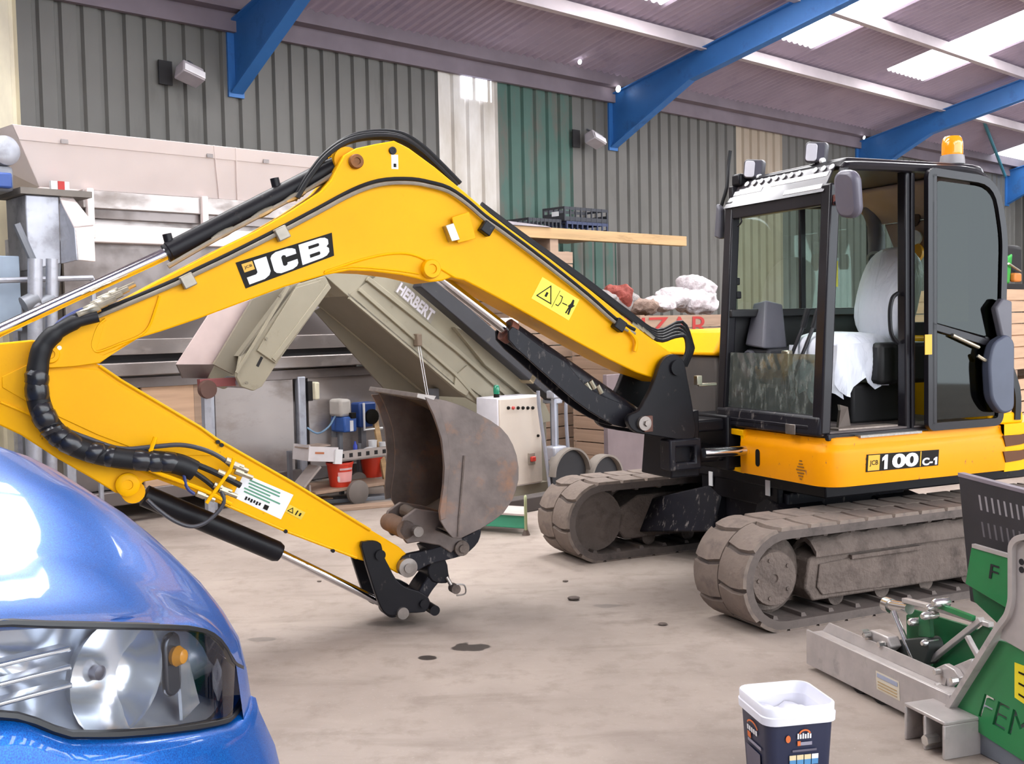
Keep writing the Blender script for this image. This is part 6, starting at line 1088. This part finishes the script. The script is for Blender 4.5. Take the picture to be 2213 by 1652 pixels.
# ------------------------------------------------------------------ green and galvanised implement at the lower right
o_ = Fr(0, 0, 0).Z(1905, 1530); IF = Fr(o_.x, o_.y, -72)
IM = thing('tractor_implement', IF, 'green and galvanised tractor implement with cut-out letters and black rubber flap, lower right', 'implement')
IY, IYs = IF.Y, IF.Ys
GRN = mat('implement_green', '#1E7440', .4, 0, .08, 4, coat=.2); GRND = mat('deep_green', '#175A34', .45, 0, .08, 4); GAL2 = mat('spangled_galvanised', '#B2ABA8', .4, .35, .1, 9, dirt=('#8C8581', 8, .55, .8)); PIN = mat('bright_zinc_pin', '#D5D3D0', .2, .9, .05)
# channel beam
lt_, rt_ = IY(1742, 1345, 0), IY(2052, 1522, 0); lb_, rb_ = IY(1742, 1412, 0), IY(2040, 1585, 0); zt1 = (lt_.z + rt_.z) / 2; zb1 = zt1 - .17
xl, xr = lt_.x, rt_.x
P('beam_web', MB().bx(xl, xr, 0, .012, zb1, zt1), GAL2, IM, bev=.003, l='galvanised channel beam'); P('beam_top_flange', MB().bx(xl + .04, xr, .012, .09, zt1 - .012, zt1 - .001), GAL2, IM, bev=.003); P('beam_bottom_flange', MB().bx(xl, xr, .012, .09, zb1, zb1 + .012), GAL2, IM)
P('top_angle', MB().prism([(xl + .05, .06, zt1), (xr - .1, .06, zt1), (xr - .1, .075, zt1 + .045), (xl + .08, .075, zt1 + .045)], (0, .008, 0)), GAL2, IM)
Q = IYs([(1893, 1450), (1943, 1474), (1945, 1516), (1895, 1490)], -.001); D = qbox('maker_label', Q, (0, 1, 0, 1), mat('cream_label', '#CFC6B4', .5), IM, 0, .001); qbox('label_band', Q, (.06, .94, .7, .92), mat('grey_blue_print', '#9AA0B4', .5), D); [qbox('label_line', Q, (.08, .9, .12 + .16 * i, .17 + .16 * i), mat('tan_print', '#B09468', .5) if i == 0 else bpy.data.materials['tan_print'], D) for i in range(3)]
for px, py in ((1870, 1490), (1915, 1528)):
    c = IY(px, py, .06); P('roller', MB().cyl((c.x, .02, .055), (c.x, .3, .055), .055, n=18), RUB, IM)
# end bracket of folded plate
c = IY(2005, 1590, -.03); bx0 = xr - .10
P('end_bracket_top', MB().bx(bx0, bx0 + .24, -.14, .10, zt1 - .06, zt1 - .045), GAL2, IM, bev=.004)
for dx in (0, .115, .225): P('end_bracket_leg', MB().bx(bx0 + dx, bx0 + dx + .014, -.14, .06, .0, zt1 - .06), GAL2, IM, bev=.004)
P('bracket_block', MB().bx(bx0 + .03, bx0 + .1, -.08, .02, .05, .12), mat('brown_block', '#6A5648', .7), IM, bev=.01); P('bracket_nut', MB().cyl((bx0 + .15, -.10, .05), (bx0 + .15, -.16, .05), .022, n=6), PIN, IM); P('bracket_back', MB().bx(bx0, bx0 + .24, .05, .064, 0, zt1 - .05), GALD, IM)
# bent arm: flat bar rising then cranked
arm = IYs([(2010, 1588), (2150, 1362), (2174, 1330), (2182, 1300), (2182, 1180), (2192, 1166), (2213, 1160), (2240, 1165)], -.02); P('bent_arm', MB().ribbon(rounded(arm, .02, 3), .022, .09, (0, 1, 0)), GAL2, IM, bev=.004, l='cranked galvanised arm'); P('arm_plate', MB().prism(IYs([(2186, 1185), (2196, 1170), (2240, 1170), (2300, 1230), (2300, 1460), (2160, 1380), (2186, 1310)], .0), (0, .012, 0)), GAL2, IM, bev=.003)
for px, py in ((2208, 1215), (2208, 1232), (2240, 1300)): c = IY(px, py, -.001); P('arm_hole', MB().cyl(c, c + V((0, -.002, 0)), .012, n=12), DARK, IM)
# green plate with letters cut through it
pts = IYs([(2152, 1384), (2170, 1388), (2330, 1440), (2330, 1700), (2215, 1648), (2060, 1548), (2068, 1530)], .02); pl_ = P('lettered_plate', MB().prism(pts, (0, .012, 0)), GRN, IM, l='green plate with cut-out letters')
Qf = IYs([(2128, 1500), (2232, 1556), (2222, 1612), (2114, 1548)], .02); vs_, fs_ = text_pts('FEM', .0); xs_ = [q[0] for q in vs_]; ys_ = [q[1] for q in vs_]
cut = MB(); fp = [quad(Qf, (x - min(xs_)) / (max(xs_) - min(xs_)), (y - min(ys_)) / (max(ys_) - min(ys_))) for x, y, z in vs_]
bm = bmesh.new(); vv = [bm.verts.new(q + V((0, -.03, 0))) for q in fp]; [bm.faces.new([vv[i] for i in f]) for f in fs_]; bm.normal_update()
ex = bmesh.ops.extrude_face_region(bm, geom=bm.faces[:]); bmesh.ops.translate(bm, verts=[g for g in ex['geom'] if isinstance(g, bmesh.types.BMVert)], vec=(0, .08, 0)); bmesh.ops.recalc_face_normals(bm, faces=bm.faces); cme = bpy.data.meshes.new('cut'); bm.to_mesh(cme); bm.free()
cob = bpy.data.objects.new('cut', cme); COL.objects.link(cob); cob.parent = IM; md = pl_.modifiers.new('b', 'BOOLEAN'); md.operation = 'DIFFERENCE'; md.solver = 'EXACT'; md.object = cob; bpy.context.view_layer.update()
nm_ = bpy.data.meshes.new_from_object(pl_.evaluated_get(bpy.context.evaluated_depsgraph_get())); pl_.modifiers.clear(); pl_.data = nm_; bpy.data.objects.remove(cob)
P('backing_panel', MB().bx(pts[0].x - .1, pts[2].x, .10, .112, .02, pts[0].z - .12), GAL2, IM); Q = IYs([(2193, 1432), (2225, 1444), (2225, 1530), (2193, 1508)], .018); D = qbox('yellow_sticker', Q, (0, 1, 0, 1), mat('yellow_sticker', '#E2CC20', .45), IM, 0, .001); [qbox('sticker_mark', Q, (.3, .85, .15 + .3 * i, .2 + .3 * i), BLKP, D) for i in range(3)]
P('leg_panel', MB().bx(pts[5].x - .02, pts[3].x, .03, .3, 0, .12), mat('grey_blue_steel', '#6E737C', .5, .3), IM, bev=.006)
# far plate with F, black slotted flap
pf = IYs([(2100, 1180), (2300, 1238), (2300, 1390), (2200, 1330), (2086, 1262)], .42); P('far_plate', MB().prism(pf, (0, .012, 0)), GRN, IM, bev=.002); P('far_plate_rim', MB().prism(IYs([(2100, 1176), (2300, 1234), (2300, 1242), (2100, 1184)], .415), (0, .02, 0)), GAL2, IM); P('far_plate_lower', MB().prism(IYs([(2100, 1262), (2190, 1318), (2190, 1380), (2105, 1300)], .46), (0, .01, 0)), GRND, IM)
Qf = IYs([(2141, 1219), (2160, 1225), (2156, 1257), (2137, 1250)], .418); text('letter_cutout', 'F', Qf, (0, 1, 0, 1), DARK, IM, .001)
fl0 = IYs([(2070, 1024), (2400, 1112), (2400, 1420), (2096, 1300)], .50); P('rubber_flap', MB().prism(fl0, (.0, .03, 0)), mat('black_rubber_flap', '#2A272B', .6, 0, .15, 6), IM, bev=.006, l='slotted black rubber flap')
P('flap_edge', MB().prism(IYs([(2070, 1022), (2400, 1108), (2400, 1116), (2070, 1030)], .498), (0, .034, 0)), mat('scuffed_rubber_edge', '#7A7078', .6), IM)
SLOT = mat('slot_light', '#8A8588', .6)
for r_ in range(2):
    for i in range(9):
        x, y = 2114 + i * 13.5 + r_ * 6, 1070 + i * 3.4 + r_ * 58; P('flap_slot', MB().prism(IYs([(x, y), (x + 4, y + 1), (x + 9, y + 34), (x + 5, y + 33)], .499), (0, .002, 0)), SLOT if r_ == 0 else mat('dim_slot', '#5A565A', .6) if i == 0 else bpy.data.materials['dim_slot'], IM)
# linkage behind the beam: green frame, pins, straps and bolts
yb = .22
P('frame_side', MB().prism(IYs([(1958, 1330), (1975, 1318), (2090, 1352), (2130, 1368), (2120, 1400), (2040, 1500), (1990, 1462), (1960, 1420)], yb + .12), (0, .012, 0)), GRND, IM, bev=.003); P('frame_floor', MB().prism(IYs([(1990, 1462), (2125, 1352), (2175, 1380), (2060, 1510)], yb), (0, .02, 0)), GRND, IM); P('frame_front', MB().prism(IYs([(1960, 1335), (2000, 1340), (2012, 1440), (1975, 1452)], yb + .05), (0, .012, 0)), GRND, IM)
P('strut', MB().ribbon(IYs([(1984, 1446), (2116, 1340)], yb - .03), .022, .03, (0, 1, 0)), GAL2, IM, bev=.003); P('top_strap', MB().ribbon(IYs([(1948, 1298), (2020, 1316), (2136, 1352)], yb - .02), .022, .03, (0, 1, 0)), GAL2, IM, bev=.004); P('green_strap', MB().ribbon(IYs([(2022, 1308), (2100, 1338)], yb - .04), .02, .02, (0, 1, 0)), GRN, IM)
a0, a1 = IY(1920, 1308, yb), IY(1966, 1316, yb); P('hitch_pin', MB().cyl(a0, a1, .026, n=18), PIN, IM, l='bright hitch pin'); P('pin_head', MB().cyl(a0 + V((-.02, 0, 0)), a0 + V((.02, 0, 0)), .034, n=18), PIN, IM)
a0, a1 = IY(1930, 1322, yb - .05), IY(1978, 1434, yb - .05); P('link_rod', MB().cyl(a0, a1, .014, n=12), PIN, IM)
for px, py, r in ((1972, 1345, .018), (2000, 1332, .018), (2024, 1304, .02), (2010, 1314, .016), (2000, 1390, .016)): c = IY(px, py, yb - .06); P('pin_end', MB().lathe(c, (0, -1, 0), [(r, -.06), (r, .01), (r * .6, .02), (0, .02)], 14), PIN, IM)
P('pivot_plate', MB().prism(rounded(IYs([(1985, 1330), (2008, 1320), (2012, 1380), (1984, 1376)], yb - .04), .012), (0, .02, 0)), GRND, IM, bev=.003)
P('black_bracket', MB().prism(rounded(IYs([(1925, 1385), (2000, 1378), (2010, 1400), (1996, 1440), (1930, 1424)], yb - .06), .02), (0, .08, 0)), mat('dark_bracket', '#3A3E3C', .5, .3), IM, bev=.006)
P('clamp_block', MB().prism(IYs([(1880, 1362), (1918, 1378), (1926, 1400), (1906, 1418), (1868, 1398)], .10), (0, .06, 0)), GAL2, IM, bev=.006)
for px, py in ((1880, 1372), (1912, 1392), (1876, 1366)): c = IY(px, py, .095); P('clamp_bolt', MB().cyl(c, c + V((0, -.035, 0)), .013, n=6), PIN, IM)
P('lever', MB().ribbon(IYs([(2086, 1376), (2100, 1402), (2112, 1424)], .10), .02, .02, (0, 1, 0)), GAL2, IM, bev=.003); P('catch_plate', MB().prism(IYs([(2018, 1446), (2040, 1436), (2062, 1448), (2074, 1466), (2044, 1492), (2024, 1486)], .07), (0, .03, 0)), GAL2, IM, bev=.004); P('catch_plate', MB().prism(IYs([(2060, 1440), (2098, 1424), (2104, 1444), (2078, 1476)], .10), (0, .03, 0)), GAL2, IM, bev=.004)
for px, py in ((2032, 1452), (2068, 1470), (2034, 1482)): c = IY(px, py, .065); P('catch_bolt', MB().cyl(c, c + V((0, -.03, 0)), .012, n=6), PIN, IM)
P('rear_leg', MB().bx(pf[0].x + .2, pf[0].x + .28, .43, .5, 0, pf[4].z), GRND, IM); P('cross_tube', MB().bx(pf[0].x + .2, pf[0].x + .26, .0, .5, .02, .08), GALD, IM); P('frame_leg', MB().bx(IY(2040, 1480, yb).x, IY(2040, 1480, yb).x + .06, yb + .02, yb + .12, 0, IY(2040, 1480, yb).z), GRND, IM)
xs0 = pf[1].x - .08
P('flap_bracket', MB().bx(xs0 - .05, xs0 + .3, .455, .50, .56, .62), GAL2, IM, bev=.004)
P('flap_post', MB().bx(xs0 + .1, xs0 + .16, .44, .5, 0, .6), GRND, IM, bev=.004)
# crumbs of dried mud on the floor
for i, (px, py, r) in enumerate(((1240, 1297, .03), (1222, 1258, .015), (1432, 1352, .02), (1545, 1238, .02), (690, 1258, .012))):
    p = Fr(0, 0, 0).Z(px, py); o = puff(0, 0, r * .4, r * 1.3, r, r * .4, 0, i, 2).build('mud_clod', MUD, None, M=Matrix.Translation(p)); tag(o, ('largest flat mud clod lying before the far track', 'small mud clod just behind the largest one', 'mud clod lying left of the near track nose', 'mud clod between the two tracks', 'tiny mud crumb under the bucket ram rod')[i], 'clod', 'mud clods on the floor')
